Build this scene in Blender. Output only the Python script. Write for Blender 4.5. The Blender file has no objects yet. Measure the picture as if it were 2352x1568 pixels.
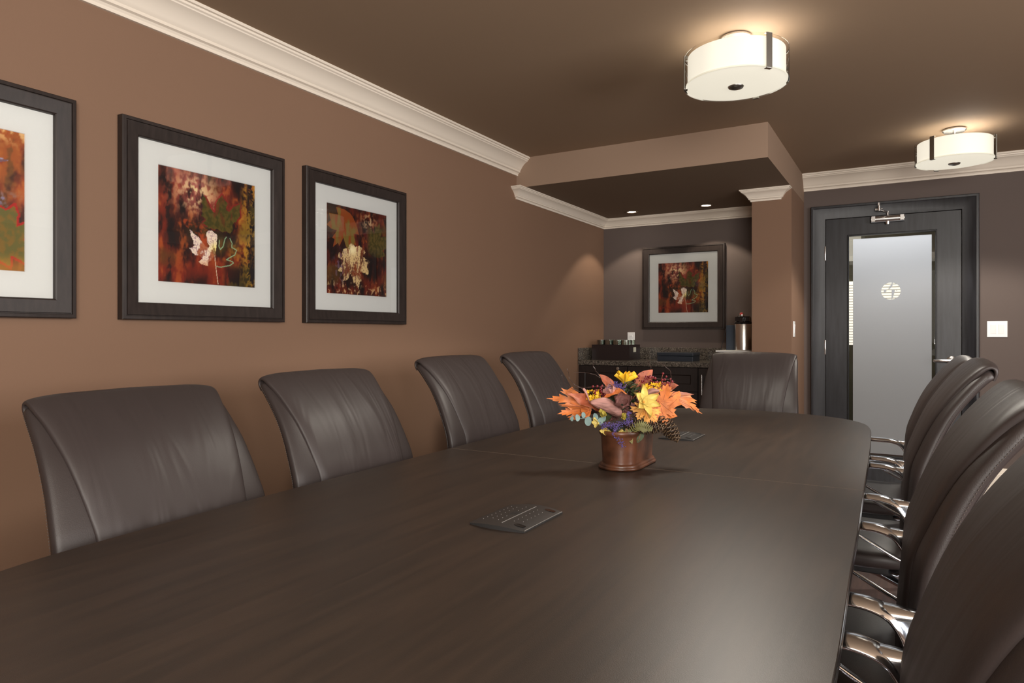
import bpy, bmesh, math, random
from mathutils import Vector, Matrix, noise
random.seed(7)
PI = math.pi
sc = bpy.context.scene
col = sc.collection
R = math.radians

# ------------------------------------------------------------------ materials
MATS = {}
def srgb(r, g, b):
    f = lambda c: (c/255/12.92) if c/255 <= .04045 else ((c/255+.055)/1.055)**2.4
    return (f(r), f(g), f(b), 1)

def mat(name, color, rough=.5, metal=0, spec=.5, bump=0, bscale=50, stretch=(1, 1, 1), var=0, vscale=3, vstretch=(1,1,1),
        emit=None, estr=0, coat=0, sheen=0, coord='Object'):
    if name in MATS: return MATS[name]
    m = bpy.data.materials.new(name); m.use_nodes = True
    nt = m.node_tree; b = nt.nodes['Principled BSDF']
    b.inputs['Base Color'].default_value = color
    b.inputs['Roughness'].default_value = rough
    b.inputs['Metallic'].default_value = metal
    b.inputs['Specular IOR Level'].default_value = spec
    if coat: b.inputs['Coat Weight'].default_value = coat; b.inputs['Coat Roughness'].default_value = .15
    if sheen: b.inputs['Sheen Weight'].default_value = sheen; b.inputs['Sheen Roughness'].default_value = .4
    if emit:
        b.inputs['Emission Color'].default_value = emit
        b.inputs['Emission Strength'].default_value = estr
    tc = nt.nodes.new('ShaderNodeTexCoord')
    def ntex(scale, st, detail=4):
        mp = nt.nodes.new('ShaderNodeMapping'); mp.inputs['Scale'].default_value = st
        nt.links.new(tc.outputs[coord], mp.inputs['Vector'])
        n = nt.nodes.new('ShaderNodeTexNoise'); n.inputs['Scale'].default_value = scale; n.inputs['Detail'].default_value = detail
        nt.links.new(mp.outputs['Vector'], n.inputs['Vector'])
        return n
    if var:
        n = ntex(vscale, vstretch, 5)
        r = nt.nodes.new('ShaderNodeValToRGB')
        lo = tuple(max(0, c*(1-var)) for c in color[:3])+(1,); hi = tuple(min(1, c*(1+var)) for c in color[:3])+(1,)
        r.color_ramp.elements[0].position = .3; r.color_ramp.elements[1].position = .7
        r.color_ramp.elements[0].color = lo; r.color_ramp.elements[1].color = hi
        nt.links.new(n.outputs['Fac'], r.inputs['Fac']); nt.links.new(r.outputs['Color'], b.inputs['Base Color'])
    if bump:
        n = ntex(bscale, stretch, 3)
        bp = nt.nodes.new('ShaderNodeBump'); bp.inputs['Strength'].default_value = bump; bp.inputs['Distance'].default_value = .002
        nt.links.new(n.outputs['Fac'], bp.inputs['Height']); nt.links.new(bp.outputs['Normal'], b.inputs['Normal'])
    MATS[name] = m
    return m

# walls / ceiling
M_wall = mat('tan_wall_paint', (.208, .123, .080, 1), .75, spec=.25, bump=.12, bscale=260, var=.02, vscale=1.2)
M_soff = mat('beige_wall_paint', (.30, .205, .145, 1), .75, spec=.25, bump=.12, bscale=260)
M_dark = mat('plum_brown_wall_paint', (.115, .088, .078, 1), .7, spec=.25, bump=.12, bscale=260)
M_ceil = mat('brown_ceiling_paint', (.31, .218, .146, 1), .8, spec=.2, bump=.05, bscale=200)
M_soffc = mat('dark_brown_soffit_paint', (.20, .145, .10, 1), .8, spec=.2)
M_trim = mat('cream_trim_paint', (.76, .68, .58, 1), .45, spec=.4)
M_floor = mat('brown_floor_wood', (.075, .035, .024, 1), .45, var=.4, vscale=6, vstretch=(8, .6, 1))
M_white = mat('white_plastic', (.8, .8, .8, 1), .35)
M_frame = mat('espresso_frame_wood', (.024, .017, .015, 1), .42, spec=.38, var=.25, vscale=60, vstretch=(1, 1, .2), bump=.05, bscale=300)
M_mat = mat('white_mat_board', (.64, .65, .64, 1), .8, spec=.2)
M_chrome = mat('polished_chrome', (.80, .84, .90, 1), .12, 1)
M_steel = mat('brushed_steel', (.62, .60, .57, 1), .26, 1, bump=.1, bscale=120, stretch=(8, 8, .2))
M_black = mat('black_plastic', (.012, .012, .013, 1), .4)
M_blackg = mat('glossy_black_plastic', (.01, .01, .011, 1), .15)
M_cab = mat('espresso_cabinet_wood', (.017, .011, .010, 1), .42, var=.3, vscale=30, vstretch=(4, 4, .4))
M_door = mat('black_stained_door_wood', (.014, .014, .017, 1), .40, var=.5, vscale=7, vstretch=(5, 5, .5), bump=.15, bscale=150, stretch=(4,4,.5))
M_nickel = mat('satin_nickel', (.70, .69, .68, 1), .25, 1)
M_navy = mat('navy_box_board', (.016, .022, .032, 1), .4)
M_boxb = mat('dark_brown_box_board', (.018, .010, .010, 1), .4)
M_cream = mat('cream_card', (.62, .62, .50, 1), .6)

def leather():
    m = mat('espresso_leather', (.038, .029, .028, 1), .46, spec=.42)
    nt = m.node_tree; b = nt.nodes['Principled BSDF']
    tc = nt.nodes.new('ShaderNodeTexCoord'); oi = nt.nodes.new('ShaderNodeObjectInfo')
    off = nt.nodes.new('ShaderNodeVectorMath'); off.operation = 'SCALE'; off.inputs['Scale'].default_value = 1
    cmb = nt.nodes.new('ShaderNodeCombineXYZ')
    mul = nt.nodes.new('ShaderNodeMath'); mul.operation = 'MULTIPLY'; mul.inputs[1].default_value = 37
    nt.links.new(oi.outputs['Random'], mul.inputs[0]); nt.links.new(mul.outputs[0], cmb.inputs['X']); nt.links.new(mul.outputs[0], cmb.inputs['Y'])
    add = nt.nodes.new('ShaderNodeVectorMath'); add.operation = 'ADD'
    # slant the folds a little so that they fan downwards
    mp0 = nt.nodes.new('ShaderNodeMapping'); mp0.inputs['Rotation'].default_value = (0, .35, 0); mp0.inputs['Scale'].default_value = (7, 1.2, 1.5)
    nt.links.new(tc.outputs['Object'], mp0.inputs['Vector']); nt.links.new(mp0.outputs['Vector'], add.inputs[0]); nt.links.new(cmb.outputs[0], add.inputs[1])
    n = nt.nodes.new('ShaderNodeTexNoise'); n.inputs['Scale'].default_value = 1.6; n.inputs['Detail'].default_value = 2.0; n.inputs['Distortion'].default_value = .6
    nt.links.new(add.outputs[0], n.inputs['Vector'])
    pw = nt.nodes.new('ShaderNodeMath'); pw.operation = 'POWER'; pw.inputs[1].default_value = 1.6
    nt.links.new(n.outputs['Fac'], pw.inputs[0])
    b1 = nt.nodes.new('ShaderNodeBump'); b1.inputs['Strength'].default_value = .27; b1.inputs['Distance'].default_value = .03
    nt.links.new(pw.outputs[0], b1.inputs['Height'])
    v = nt.nodes.new('ShaderNodeTexNoise'); v.inputs['Scale'].default_value = 420; v.inputs['Detail'].default_value = 2
    nt.links.new(tc.outputs['Object'], v.inputs['Vector'])
    b2 = nt.nodes.new('ShaderNodeBump'); b2.inputs['Strength'].default_value = .18; b2.inputs['Distance'].default_value = .001
    nt.links.new(v.outputs['Fac'], b2.inputs['Height']); nt.links.new(b1.outputs['Normal'], b2.inputs['Normal'])
    nt.links.new(b2.outputs['Normal'], b.inputs['Normal'])
    return m
M_leather = leather()
M_leather2 = mat('espresso_leather_side', (.034, .026, .025, 1), .44, spec=.42, bump=.15, bscale=420)
M_thread = mat('stitch_thread', (.085, .07, .062, 1), .6)

def table_mat():
    m = mat('dark_walnut_laminate', (.040, .026, .018, 1), .40, spec=.5)
    nt = m.node_tree; b = nt.nodes['Principled BSDF']
    tc = nt.nodes.new('ShaderNodeTexCoord')
    mp = nt.nodes.new('ShaderNodeMapping'); mp.inputs['Scale'].default_value = (9, .7, 1); mp.inputs['Rotation'].default_value = (0, 0, 0)
    nt.links.new(tc.outputs['Object'], mp.inputs['Vector'])
    n = nt.nodes.new('ShaderNodeTexNoise'); n.inputs['Scale'].default_value = 3; n.inputs['Detail'].default_value = 8; n.inputs['Distortion'].default_value = .8
    nt.links.new(mp.outputs['Vector'], n.inputs['Vector'])
    r = nt.nodes.new('ShaderNodeValToRGB')
    r.color_ramp.elements[0].position = .3; r.color_ramp.elements[0].color = (.026, .0185, .0145, 1)
    r.color_ramp.elements[1].position = .75; r.color_ramp.elements[1].color = (.045, .0295, .021, 1)
    nt.links.new(n.outputs['Fac'], r.inputs['Fac']); nt.links.new(r.outputs['Color'], b.inputs['Base Color'])
    v = nt.nodes.new('ShaderNodeTexNoise'); v.inputs['Scale'].default_value = 620; v.inputs['Detail'].default_value = 2
    nt.links.new(tc.outputs['Object'], v.inputs['Vector'])
    b2 = nt.nodes.new('ShaderNodeBump'); b2.inputs['Strength'].default_value = .15; b2.inputs['Distance'].default_value = .001
    nt.links.new(v.outputs['Fac'], b2.inputs['Height']); nt.links.new(b2.outputs['Normal'], b.inputs['Normal'])
    return m
M_table = table_mat()

def granite():
    m = mat('grey_speckled_granite', (.1, .09, .08, 1), .18, spec=.5)
    nt = m.node_tree; b = nt.nodes['Principled BSDF']
    tc = nt.nodes.new('ShaderNodeTexCoord')
    v = nt.nodes.new('ShaderNodeTexVoronoi'); v.inputs['Scale'].default_value = 160
    nt.links.new(tc.outputs['Object'], v.inputs['Vector'])
    n = nt.nodes.new('ShaderNodeTexNoise'); n.inputs['Scale'].default_value = 70; n.inputs['Detail'].default_value = 6
    nt.links.new(tc.outputs['Object'], n.inputs['Vector'])
    mx = nt.nodes.new('ShaderNodeMix'); mx.data_type = 'FLOAT'; mx.inputs[0].default_value = .5
    sp = nt.nodes.new('ShaderNodeSeparateColor'); nt.links.new(v.outputs['Color'], sp.inputs[0])
    nt.links.new(sp.outputs[0], mx.inputs[2]); nt.links.new(n.outputs['Fac'], mx.inputs[3])
    r = nt.nodes.new('ShaderNodeValToRGB')
    e = r.color_ramp.elements; e[0].position = .25; e[0].color = (.028, .024, .020, 1); e[1].position = .8; e[1].color = (.20, .175, .145, 1)
    x = e.new(.5); x.color = (.085, .072, .060, 1)
    nt.links.new(mx.outputs[0], r.inputs['Fac']); nt.links.new(r.outputs['Color'], b.inputs['Base Color'])
    return m
M_granite = granite()

def glass_thin(name, tint=(1, 1, 1, 1), rough=.0, refl=1.0):
    m = bpy.data.materials.new(name); m.use_nodes = True; nt = m.node_tree
    nt.nodes.clear()
    o = nt.nodes.new('ShaderNodeOutputMaterial'); t = nt.nodes.new('ShaderNodeBsdfTransparent'); g = nt.nodes.new('ShaderNodeBsdfGlossy')
    t.inputs['Color'].default_value = tint; g.inputs['Roughness'].default_value = rough
    mx = nt.nodes.new('ShaderNodeMixShader'); f = nt.nodes.new('ShaderNodeFresnel'); f.inputs['IOR'].default_value = 1.45
    mu = nt.nodes.new('ShaderNodeMath'); mu.operation = 'MULTIPLY'; mu.inputs[1].default_value = refl
    nt.links.new(f.outputs[0], mu.inputs[0]); nt.links.new(mu.outputs[0], mx.inputs[0])
    nt.links.new(t.outputs[0], mx.inputs[1]); nt.links.new(g.outputs[0], mx.inputs[2]); nt.links.new(mx.outputs[0], o.inputs[0])
    return m
M_glass = glass_thin('clear_picture_glass', (.98, .98, .97, 1), .01, .9)
M_drum = glass_thin('clear_drum_glass', (.97, .96, .93, 1), .02, 1.6)
M_tumbler = glass_thin('tumbler_glass', (.88, .92, .88, 1), .05, 6)

def frosted():
    m = bpy.data.materials.new('frosted_glass_film'); m.use_nodes = True; nt = m.node_tree; nt.nodes.clear()
    o = nt.nodes.new('ShaderNodeOutputMaterial'); t = nt.nodes.new('ShaderNodeBsdfTranslucent'); d = nt.nodes.new('ShaderNodeBsdfDiffuse')
    t.inputs['Color'].default_value = (.84, .86, .90, 1); d.inputs['Color'].default_value = (.42, .42, .44, 1)
    mx = nt.nodes.new('ShaderNodeMixShader'); mx.inputs[0].default_value = .25
    nt.links.new(t.outputs[0], mx.inputs[1]); nt.links.new(d.outputs[0], mx.inputs[2]); nt.links.new(mx.outputs[0], o.inputs[0])
    return m
M_frost = frosted()

# ------------------------------------------------------------------ mesh helpers
def link(name, bm, m, parent=None, smooth=False, bevel=0, seg=2, sub=0, angle=40):
    me = bpy.data.meshes.new(name)
    bmesh.ops.recalc_face_normals(bm, faces=bm.faces)
    bm.to_mesh(me); bm.free()
    o = bpy.data.objects.new(name, me); col.objects.link(o)
    if m is not None:
        for mm in (m if isinstance(m, (list, tuple)) else [m]): me.materials.append(mm)
    if smooth:
        for p in me.polygons: p.use_smooth = True
        try: me.set_sharp_from_angle(angle=R(angle))
        except Exception: pass
    if bevel:
        md = o.modifiers.new('bevel', 'BEVEL'); md.width = bevel; md.segments = seg; md.limit_method = 'ANGLE'; md.angle_limit = R(35)
        for p in me.polygons: p.use_smooth = True
        try: me.set_sharp_from_angle(angle=R(180))
        except Exception: pass
        md.harden_normals = False
        w = o.modifiers.new('wn', 'WEIGHTED_NORMAL'); w.keep_sharp = True
    if sub:
        md = o.modifiers.new('sub', 'SUBSURF'); md.levels = sub; md.render_levels = sub
    if parent: o.parent = parent
    return o

def empty(name, loc=(0, 0, 0), rz=0):
    o = bpy.data.objects.new(name, None); col.objects.link(o); o.location = loc; o.rotation_euler = (0, 0, rz)
    o.empty_display_size = .05
    return o

def tag(o, label=None, cat=None, group=None, kind=None):
    if label: o['label'] = label
    if cat: o['category'] = cat
    if group: o['group'] = group
    if kind: o['kind'] = kind
    return o

def thing(name, label, cat, loc=(0, 0, 0), rz=0, group=None):
    return tag(empty(name, loc, rz), label, cat, group)

def box(bm, x0, x1, y0, y1, z0, z1, mi=0):
    vs = [bm.verts.new((x, y, z)) for z in (z0, z1) for y in (y0, y1) for x in (x0, x1)]
    for f in ((0, 1, 3, 2), (4, 6, 7, 5), (0, 4, 5, 1), (2, 3, 7, 6), (0, 2, 6, 4), (1, 5, 7, 3)):
        bm.faces.new([vs[i] for i in f]).material_index = mi
    return vs
def boxm(*b):
    bm = bmesh.new()
    for q in b: box(bm, *q)
    return bm

def loft(bm, rings, cap=True, closed=False):
    V = [[bm.verts.new(p) for p in r] for r in rings]
    n = len(V[0])
    prs = list(zip(V, V[1:]))
    if closed: prs.append((V[-1], V[0]))
    for a, b in prs:
        for i in range(n):
            j = (i+1) % n
            bm.faces.new((a[i], a[j], b[j], b[i]))
    if cap and not closed:
        bm.faces.new(V[0]); bm.faces.new(list(reversed(V[-1])))
    return V

def lathe(bm, prof, n=32, c=(0, 0, 0), cap=True):
    rings = [[(c[0]+r*math.cos(2*PI*k/n), c[1]+r*math.sin(2*PI*k/n), c[2]+z) for k in range(n)] for r, z in prof]
    loft(bm, rings, cap)

def tube(bm, pts, rad, n=8):
    pts = [Vector(p) for p in pts]
    rs = rad if isinstance(rad, (list, tuple)) else [rad]*len(pts)
    rings = []; up = Vector((0, 0, 1))
    prev = None
    for i, p in enumerate(pts):
        d = (pts[min(i+1, len(pts)-1)]-pts[max(i-1, 0)]).normalized()
        if prev is None:
            a = d.cross(up)
            if a.length < .05: a = d.cross(Vector((1, 0, 0)))
        else: a = prev-d*prev.dot(d)
        a.normalize(); prev = a; b = d.cross(a)
        rings.append([p+(a*math.cos(2*PI*k/n)+b*math.sin(2*PI*k/n))*rs[i] for k in range(n)])
    loft(bm, rings)

def smoothpath(P, n):
    """Catmull-Rom through P (tuples of any length)"""
    P = [tuple(p) for p in P]; Q = [P[0]]+P+[P[-1]]; out = []
    segs = len(P)-1
    for k in range(n+1):
        s = k/n*segs; i = min(int(s), segs-1); t = s-i
        p0, p1, p2, p3 = Q[i], Q[i+1], Q[i+2], Q[i+3]
        out.append(tuple(.5*((2*b)+(-a+c)*t+(2*a-5*b+4*c-d)*t*t+(-a+3*b-3*c+d)*t**3) for a, b, c, d in zip(p0, p1, p2, p3)))
    return out

def sweep(bm, path, prof, zbase=0):
    """mould profile [(out, z)] along an XY path; out points to the right hand side of travel; mitred"""
    n = len(path); rings = []
    for i, p in enumerate(path):
        ns = []
        for a, b in ((i-1, i), (i, i+1)):
            if a < 0 or b >= n: continue
            d = Vector((path[b][0]-path[a][0], path[b][1]-path[a][1])).normalized()
            ns.append(Vector((d.y, -d.x)))
        if len(ns) == 1: m = ns[0]
        else:
            m = (ns[0]+ns[1]); m = m/m.length_squared*2 if m.length_squared > 1e-6 else ns[0]
        rings.append([(p[0]+m.x*o, p[1]+m.y*o, zbase+z) for o, z in prof])
    loft(bm, rings)

def ringframe(bm, w, h, prof):
    """mitred rectangular frame in the local XZ plane facing -Y; prof [(inset, proud)]"""
    rings = []
    for sx, sz in ((-1, -1), (1, -1), (1, 1), (-1, 1)):
        rings.append([(sx*(w/2-i), -o, sz*(h/2-i)) for i, o in prof])
    loft(bm, rings, closed=True)

# ------------------------------------------------------------------ room shell
XL, XR, YF, YB, ZC = -2.5, 3.2, -3.0, 6.05, 2.5
tag(link('floor', boxm((XL-.1, XR+.1, YF-.1, 8.1, -.05, 0)), M_floor), kind='structure')
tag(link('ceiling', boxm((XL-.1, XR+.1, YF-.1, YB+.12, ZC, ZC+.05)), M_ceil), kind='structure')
tag(link('wall_left', boxm((XL-.1, XL, YF-.1, YB+.12, 0, ZC)), M_wall), kind='structure')
tag(link('wall_right', boxm((XR, XR+.1, YF-.1, YB+.12, 0, ZC)), M_wall), kind='structure')
tag(link('wall_front', boxm((XL, XR, YF-.1, YF, 0, ZC)), M_wall), kind='structure')
DX0, DX1, DZ = -.575, .346, 2.132
tag(link('wall_back', boxm((XL, DX0, YB, YB+.12, 0, ZC), (DX1, XR, YB, YB+.12, 0, ZC), (DX0, DX1, YB, YB+.12, DZ, ZC)), M_dark), kind='structure')
SX, SY, SZ = -.737, 4.38, 2.285
tag(link('wall_soffit', boxm((XL, SX, SY, YB, SZ+.0006, ZC)), M_soff), kind='structure')
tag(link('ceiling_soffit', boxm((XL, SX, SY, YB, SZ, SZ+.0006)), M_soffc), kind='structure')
CX0, CY = -1.016, 5.355
bm = boxm((CX0, SX, CY, YB, 0, SZ))
tag(link('wall_column', bm, M_wall), kind='structure')

CROWN = [(0, -.128), (.012, -.128), (.013, -.116), (.019, -.108), (.031, -.104), (.031, -.092), (.036, -.088), (.041, -.078),
         (.052, -.062), (.066, -.047), (.082, -.036), (.092, -.031), (.094, -.026), (.101, -.022), (.103, -.014), (.112, -.012), (.112, 0), (0, 0)]
bm = bmesh.new(); sweep(bm, [(SX, YB), (XR, YB), (XR, YF), (XL, YF), (XL, SY)], CROWN, ZC)
tag(link('trim_1', bm, M_trim, smooth=True, angle=25), kind='structure')
CR2 = [(p*.70, z*.66) for p, z in CROWN]
bm = bmesh.new(); sweep(bm, [(XL-.04, SY-.006), (XL, SY-.006), (XL, YB), (CX0, YB)], CR2, SZ)
tag(link('trim_2', bm, M_trim, smooth=True, angle=25), kind='structure')
bm = bmesh.new(); sweep(bm, [(CX0, 5.75), (CX0, CY), (-.815, CY), (-.815, CY+.03)], CR2, SZ)
tag(link('trim_3', bm, M_trim, smooth=True, angle=25), kind='structure')
BASEP = [(0, 0), (.018, 0), (.018, .19), (.014, .198), (.014, .205), (.010, .212), (.010, .225), (.006, .235), (0, .235)]
for nm, path in (('baseboard_left', [(XL, YF), (XL, 5.47)]), ('baseboard_back', [(.455, YB), (XR, YB)]), ('baseboard_right', [(XR, YB), (XR, YF)]),
                 ('baseboard_front', [(XR, YF), (XL, YF)]), ('baseboard_column', [(CX0, CY), (SX, CY), (SX, YB), (-.69, YB)])):
    bm = bmesh.new(); sweep(bm, path, BASEP, 0.001)
    tag(link(nm, bm, M_trim, smooth=True, angle=25), kind='structure')

# ------------------------------------------------------------------ door
door = tag(empty('door_1', (0, YB, 0)), 'black wooden door with a frosted glass panel and wide casing', None, kind='structure')
# casing, three mitred sides
def casing():
    bm = bmesh.new()
    prof = [(0, 0), (0, .034), (.004, .038), (.018, .038), (.024, .034), (.095, .016), (.104, .014), (.106, 0)]
    rings = []
    for sx, px, pz, top in ((-1, -.681, 0, 0), (-1, -.681, 2.236, 1), (1, .452, 2.236, 1), (1, .452, 0, 0)):
        rings.append([(px - sx*i, -o, pz - (i if top else 0)) for i, o in prof])
    loft(bm, rings)
    return bm
link('door_casing', casing(), M_door, door, smooth=True, angle=25)
LX0, LX1, LZ = DX0+.003, DX1-.003, DZ-.004
GX0, GX1, GZ0, GZ1 = -.414, .187, .25, 1.992
bm = boxm((LX0, GX0, 0.002, .045, .006, LZ), (GX1, LX1, 0.002, .045, .006, LZ), (GX0, GX1, 0.002, .045, GZ1, LZ), (GX0, GX1, 0.002, .045, .006, GZ0))
link('door_leaf', bm, M_door, door)
bm = bmesh.new()
w, h = GX1-GX0, GZ1-GZ0
ringframe(bm, w, h, [(-.004, 0), (-.004, .002), (.0, .005), (.004, .005), (.008, -.002), (.008, -.03)])
for v in bm.verts: v.co += Vector(((GX0+GX1)/2, 0, (GZ0+GZ1)/2))
link('glazing_bead', bm, M_black, door)
bm = bmesh.new(); bm.faces.new([bm.verts.new(q) for q in ((GX0+.008, .026, GZ0+.008), (GX1-.008, .026, GZ0+.008), (GX1-.008, .026, GZ1-.008), (GX0+.008, .026, GZ1-.008))])
link('glass_pane', bm, glass_thin('door_glass', (.95, .96, .95, 1), .0, 1), door)
# frosted film with a round clear emblem
FX0, FX1, FZ0, FZ1 = -.378, .157, .27, 1.962
ec = (-.114, 1.541); er = .066
bm = bmesh.new()
N = 48
yy = .0225
inner = [bm.verts.new((ec[0]+er*math.cos(2*PI*k/N+PI/4), yy, ec[1]+er*math.sin(2*PI*k/N+PI/4))) for k in range(N)]
corn = [(FX1, FZ1), (FX0, FZ1), (FX0, FZ0), (FX1, FZ0)]
cv = [bm.verts.new((x, yy, z)) for x, z in corn]
for q in range(4):
    seg = [inner[(q*N//4+k) % N] for k in range(N//4+1)]
    # fan each quarter to its two corners
    a, b = cv[q], cv[(q+1) % 4]
    for k in range(N//4):
        bm.faces.new((seg[k], seg[k+1], a if k < N//8 else b))
    bm.faces.new((seg[N//8], b, a))
def epoly(pts):
    vs = [bm.verts.new((ec[0]+(x-.5)*2*er, yy, ec[1]+(z-.5)*2*er)) for x, z in pts]
    bm.faces.new(vs)
# glyph strokes left frosted inside the disc (coordinates 0..1 across the disc)
epoly([(.60, 1.0), (.545, .99), (.52, .90), (.42, .76), (.37, .62), (.40, .60), (.47, .66), (.56, .74), (.60, .86)])
epoly([(.14, .60), (.28, .60), (.27, .48), (.20, .42), (.13, .44)])
epoly([(.54, .57), (.71, .57), (.70, .47), (.66, .30), (.58, .03), (.54, .0), (.53, .03)])
epoly([(.78, .56), (.82, .56), (.82, .49), (.78, .49)])
link('frosted_film', bm, M_frost, door)
for hz in (1.857, 1.10, .30):
    bm = bmesh.new(); lathe(bm, [(.0065, -.058), (.0075, -.055), (.0075, .055), (.0065, .058)], 12, (DX0-.002, -.009, hz))
    box(bm, DX0-.02, DX0+.001, -.013, -.008, hz-.05, hz+.05)
    link('hinge', bm, M_nickel, door, smooth=True)
h = tag(bpy.data.objects.new('handle', None)); col.objects.link(h); h.parent = door; h.location = (.284, 0, 1.009)
bm = bmesh.new(); lathe(bm, [(.0, 0), (.034, 0), (.034, .006), (.028, .012), (.014, .014), (.013, .045), (.016, .05), (.016, .062), (.0, .064)], 28)
for v in bm.verts: v.co = Vector((v.co.x, -v.co.z+.002, v.co.y))
link('rosette', bm, M_nickel, h, smooth=True)
bm = bmesh.new(); tube(bm, smoothpath([(.005, -.055, 0), (-.03, -.056, .001), (-.07, -.055, .0), (-.105, -.05, -.002), (-.112, -.045, -.002)], 14), [.014]*3+[.013]*6+[.011]*5+[.008], 12)
link('lever', bm, M_nickel, h, smooth=True)
cl = bpy.data.objects.new('door_closer', None); col.objects.link(cl); cl.parent = door; cl.location = (-.134, 0, 2.10)
bm = bmesh.new()
rings = []
for x in (-.115, -.113, .113, .115):
    s = .024 if abs(x) < .114 else .020
    rings.append([(x, -.026+(s*math.cos(2*PI*k/20)*1.0), s*1.15*math.sin(2*PI*k/20)) for k in range(20)])
loft(bm, rings)
link('closer_body', bm, M_nickel, cl, smooth=True)
bm = bmesh.new(); box(bm, -.11, -.085, -.058, -.045, -.02, .02); box(bm, .085, .11, -.058, -.045, -.02, .02)
lathe(bm, [(.016, -.045), (.018, -.03), (.018, -.02)], 16, (0, -.026, 0)); lathe(bm, [(.008, .02), (.008, .045), (.012, .047), (.012, .056)], 16, (0, -.026, 0))
link('spindle', bm, M_nickel, cl, smooth=True)
bm = bmesh.new(); tube(bm, [(0, -.026, .05), (-.03, -.10, .055), (-.055, -.15, .06)], .007, 8); tube(bm, [(-.055, -.15, .065), (-.058, -.09, .075), (-.06, -.03, .085)], .006, 8)
lathe(bm, [(.009, .045), (.009, .085)], 12, (-.055, -.15, 0)); box(bm, -.085, -.035, -.05, -.038, .065, .08); box(bm, -.066, -.054, -.055, -.036, .06, .125)
link('closer_arm', bm, M_nickel, cl, smooth=True)

# corridor seen through the clear strips of the glass
M_olive = mat('olive_brown_paint', (.07, .06, .03, 1), .6)
M_hall = mat('pale_hall_paint', (.75, .72, .62, 1), .7)
tag(link('wall_corridor', boxm((-3, -.42, 8.0, 8.1, 1.97, 2.45), (-3, -1.1, 8.0, 8.1, 0, 1.97)), M_hall), kind='structure')
tag(link('ceiling_corridor', boxm((-3, 2.5, YB+.12, 8.1, 2.45, 2.5)), M_hall), kind='structure')
tag(link('trim_4', boxm((-1.1, 2.5, 7.97, 8.1, 1.755, 1.97), (-.42, 2.5, 7.97, 8.1, 1.97, 2.45), (-1.1, 2.5, 7.97, 8.1, 0, 1.09), (.05, 2.5, 7.97, 8.1, 1.09, 1.755)), M_olive), kind='structure')
win = tag(empty('window_1', (0, 8.0, 0)), kind='structure')
link('window_pane', boxm((-1.1, .05, .05, .06, 1.09, 1.755)), mat('dim_window_light', (.15, .14, .12, 1), .6, emit=(1, .93, .80, 1), estr=.30), win)
bl = thing('window_blind', 'cream horizontal slat blind seen through the clear strip of the door glass', 'blind', (-.525, 7.985, 1.09))
M_slat = mat('backlit_cream_slat', (.8, .76, .66, 1), .5, emit=(1, .93, .80, 1), estr=.95)  # backlight through the slats is put into their emission
k = 0
z = .012
while z < .64:
    bm = boxm((-.57, .57, -.002, .002, -.0095, .0095))
    o = link('slat', bm, M_slat, bl); o.location = (0, -.02, z); o.rotation_euler = (R(25), 0, 0)
    z += .0285
link('head_rail', boxm((-.57, .57, -.04, 0, .64, .665)), M_slat, bl)

# ------------------------------------------------------------------ switches and outlets
def switch(name, label, cat, loc, rz, w, h, kind, n=1):
    t = thing(name, label, cat, loc, rz)
    link('cover_plate', boxm((-w/2, w/2, -.006, 0, -h/2, h/2)), M_white, t, bevel=.002)
    for i in range(n):
        x = (i-(n-1)/2)*.046
        if kind == 'rocker':
            bm = bmesh.new(); box(bm, x-.0165, x+.0165, -.008, -.004, -.034, .034)
            o = link('rocker_switch', bm, M_white, t, bevel=.001); o.rotation_euler = (R(3), 0, 0); o.location = (0, -.001, 0)
        else:
            for s in (-1, 1):
                bm = bmesh.new(); lathe(bm, [(.0, .004), (.016, .004), (.016, .009), (.0, .009)], 20)
                for v in bm.verts: v.co = Vector((v.co.x, -v.co.z, v.co.y*.85+s*.020))
                o = link('socket', bm, M_white, t, smooth=True)
                bm = boxm((-.007, -.005, -.0095, -.0085, s*.02-.005, s*.02+.005), (.005, .007, -.0095, -.0085, s*.02-.004, s*.02+.004))
                link('slots', bm, M_black, o)
    return t
switch('light_switch', 'white double rocker light switch on the dark wall right of the door', 'light switch', (.561, YB, 1.243), 0, .122, .117, 'rocker', 2)
switch('light_switch', 'white single light switch on the side of the column left of the door', 'light switch', (SX, 5.462, 1.244), R(90), .075, .117, 'rocker', 1)
switch('wall_outlet', 'white electrical outlet on the plum wall above the glass tumblers', 'outlet', (-2.225, YB, 1.165), 0, .07, .115, 'outlet')

# ------------------------------------------------------------------ painted prints
def fbm(x, y, z, o=4):
    return noise.fractal(Vector((x, y, z)), 1.0, 2.0, o)
def inpoly(x, y, P):
    c = False; j = len(P)-1
    for i in range(len(P)):
        xi, yi = P[i]; xj, yj = P[j]
        if (yi > y) != (yj > y) and x < (xj-xi)*(y-yi)/(yj-yi)+xi: c = not c
        j = i
    return c
def segd(x, y, P):
    best = 9
    for (ax, ay), (bx, by) in zip(P, P[1:]):
        dx, dy = bx-ax, by-ay; t = max(0, min(1, ((x-ax)*dx+(y-ay)*dy)/(dx*dx+dy*dy+1e-9)))
        best = min(best, math.hypot(x-ax-t*dx, y-ay-t*dy))
    return best
def cvt(P):
    out = []
    for x, y in P:
        u = (x-122)/1008; t = 125+230*u; b = 1357+73*u
        out.append((u, (b-y)/(b-t)))
    return out
WL = cvt([(415,800),(470,850),(540,930),(590,990),(620,1005),(630,990),(600,920),(585,850),(610,820),(650,820),(700,850),(700,950),(690,1010),(690,1090),(670,1110),(640,1140),(600,1150),(610,1200),(560,1190),(510,1155),(550,1120),(500,1080),(450,1050),(405,1005),(450,1000),(470,980),(440,900)])
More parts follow.
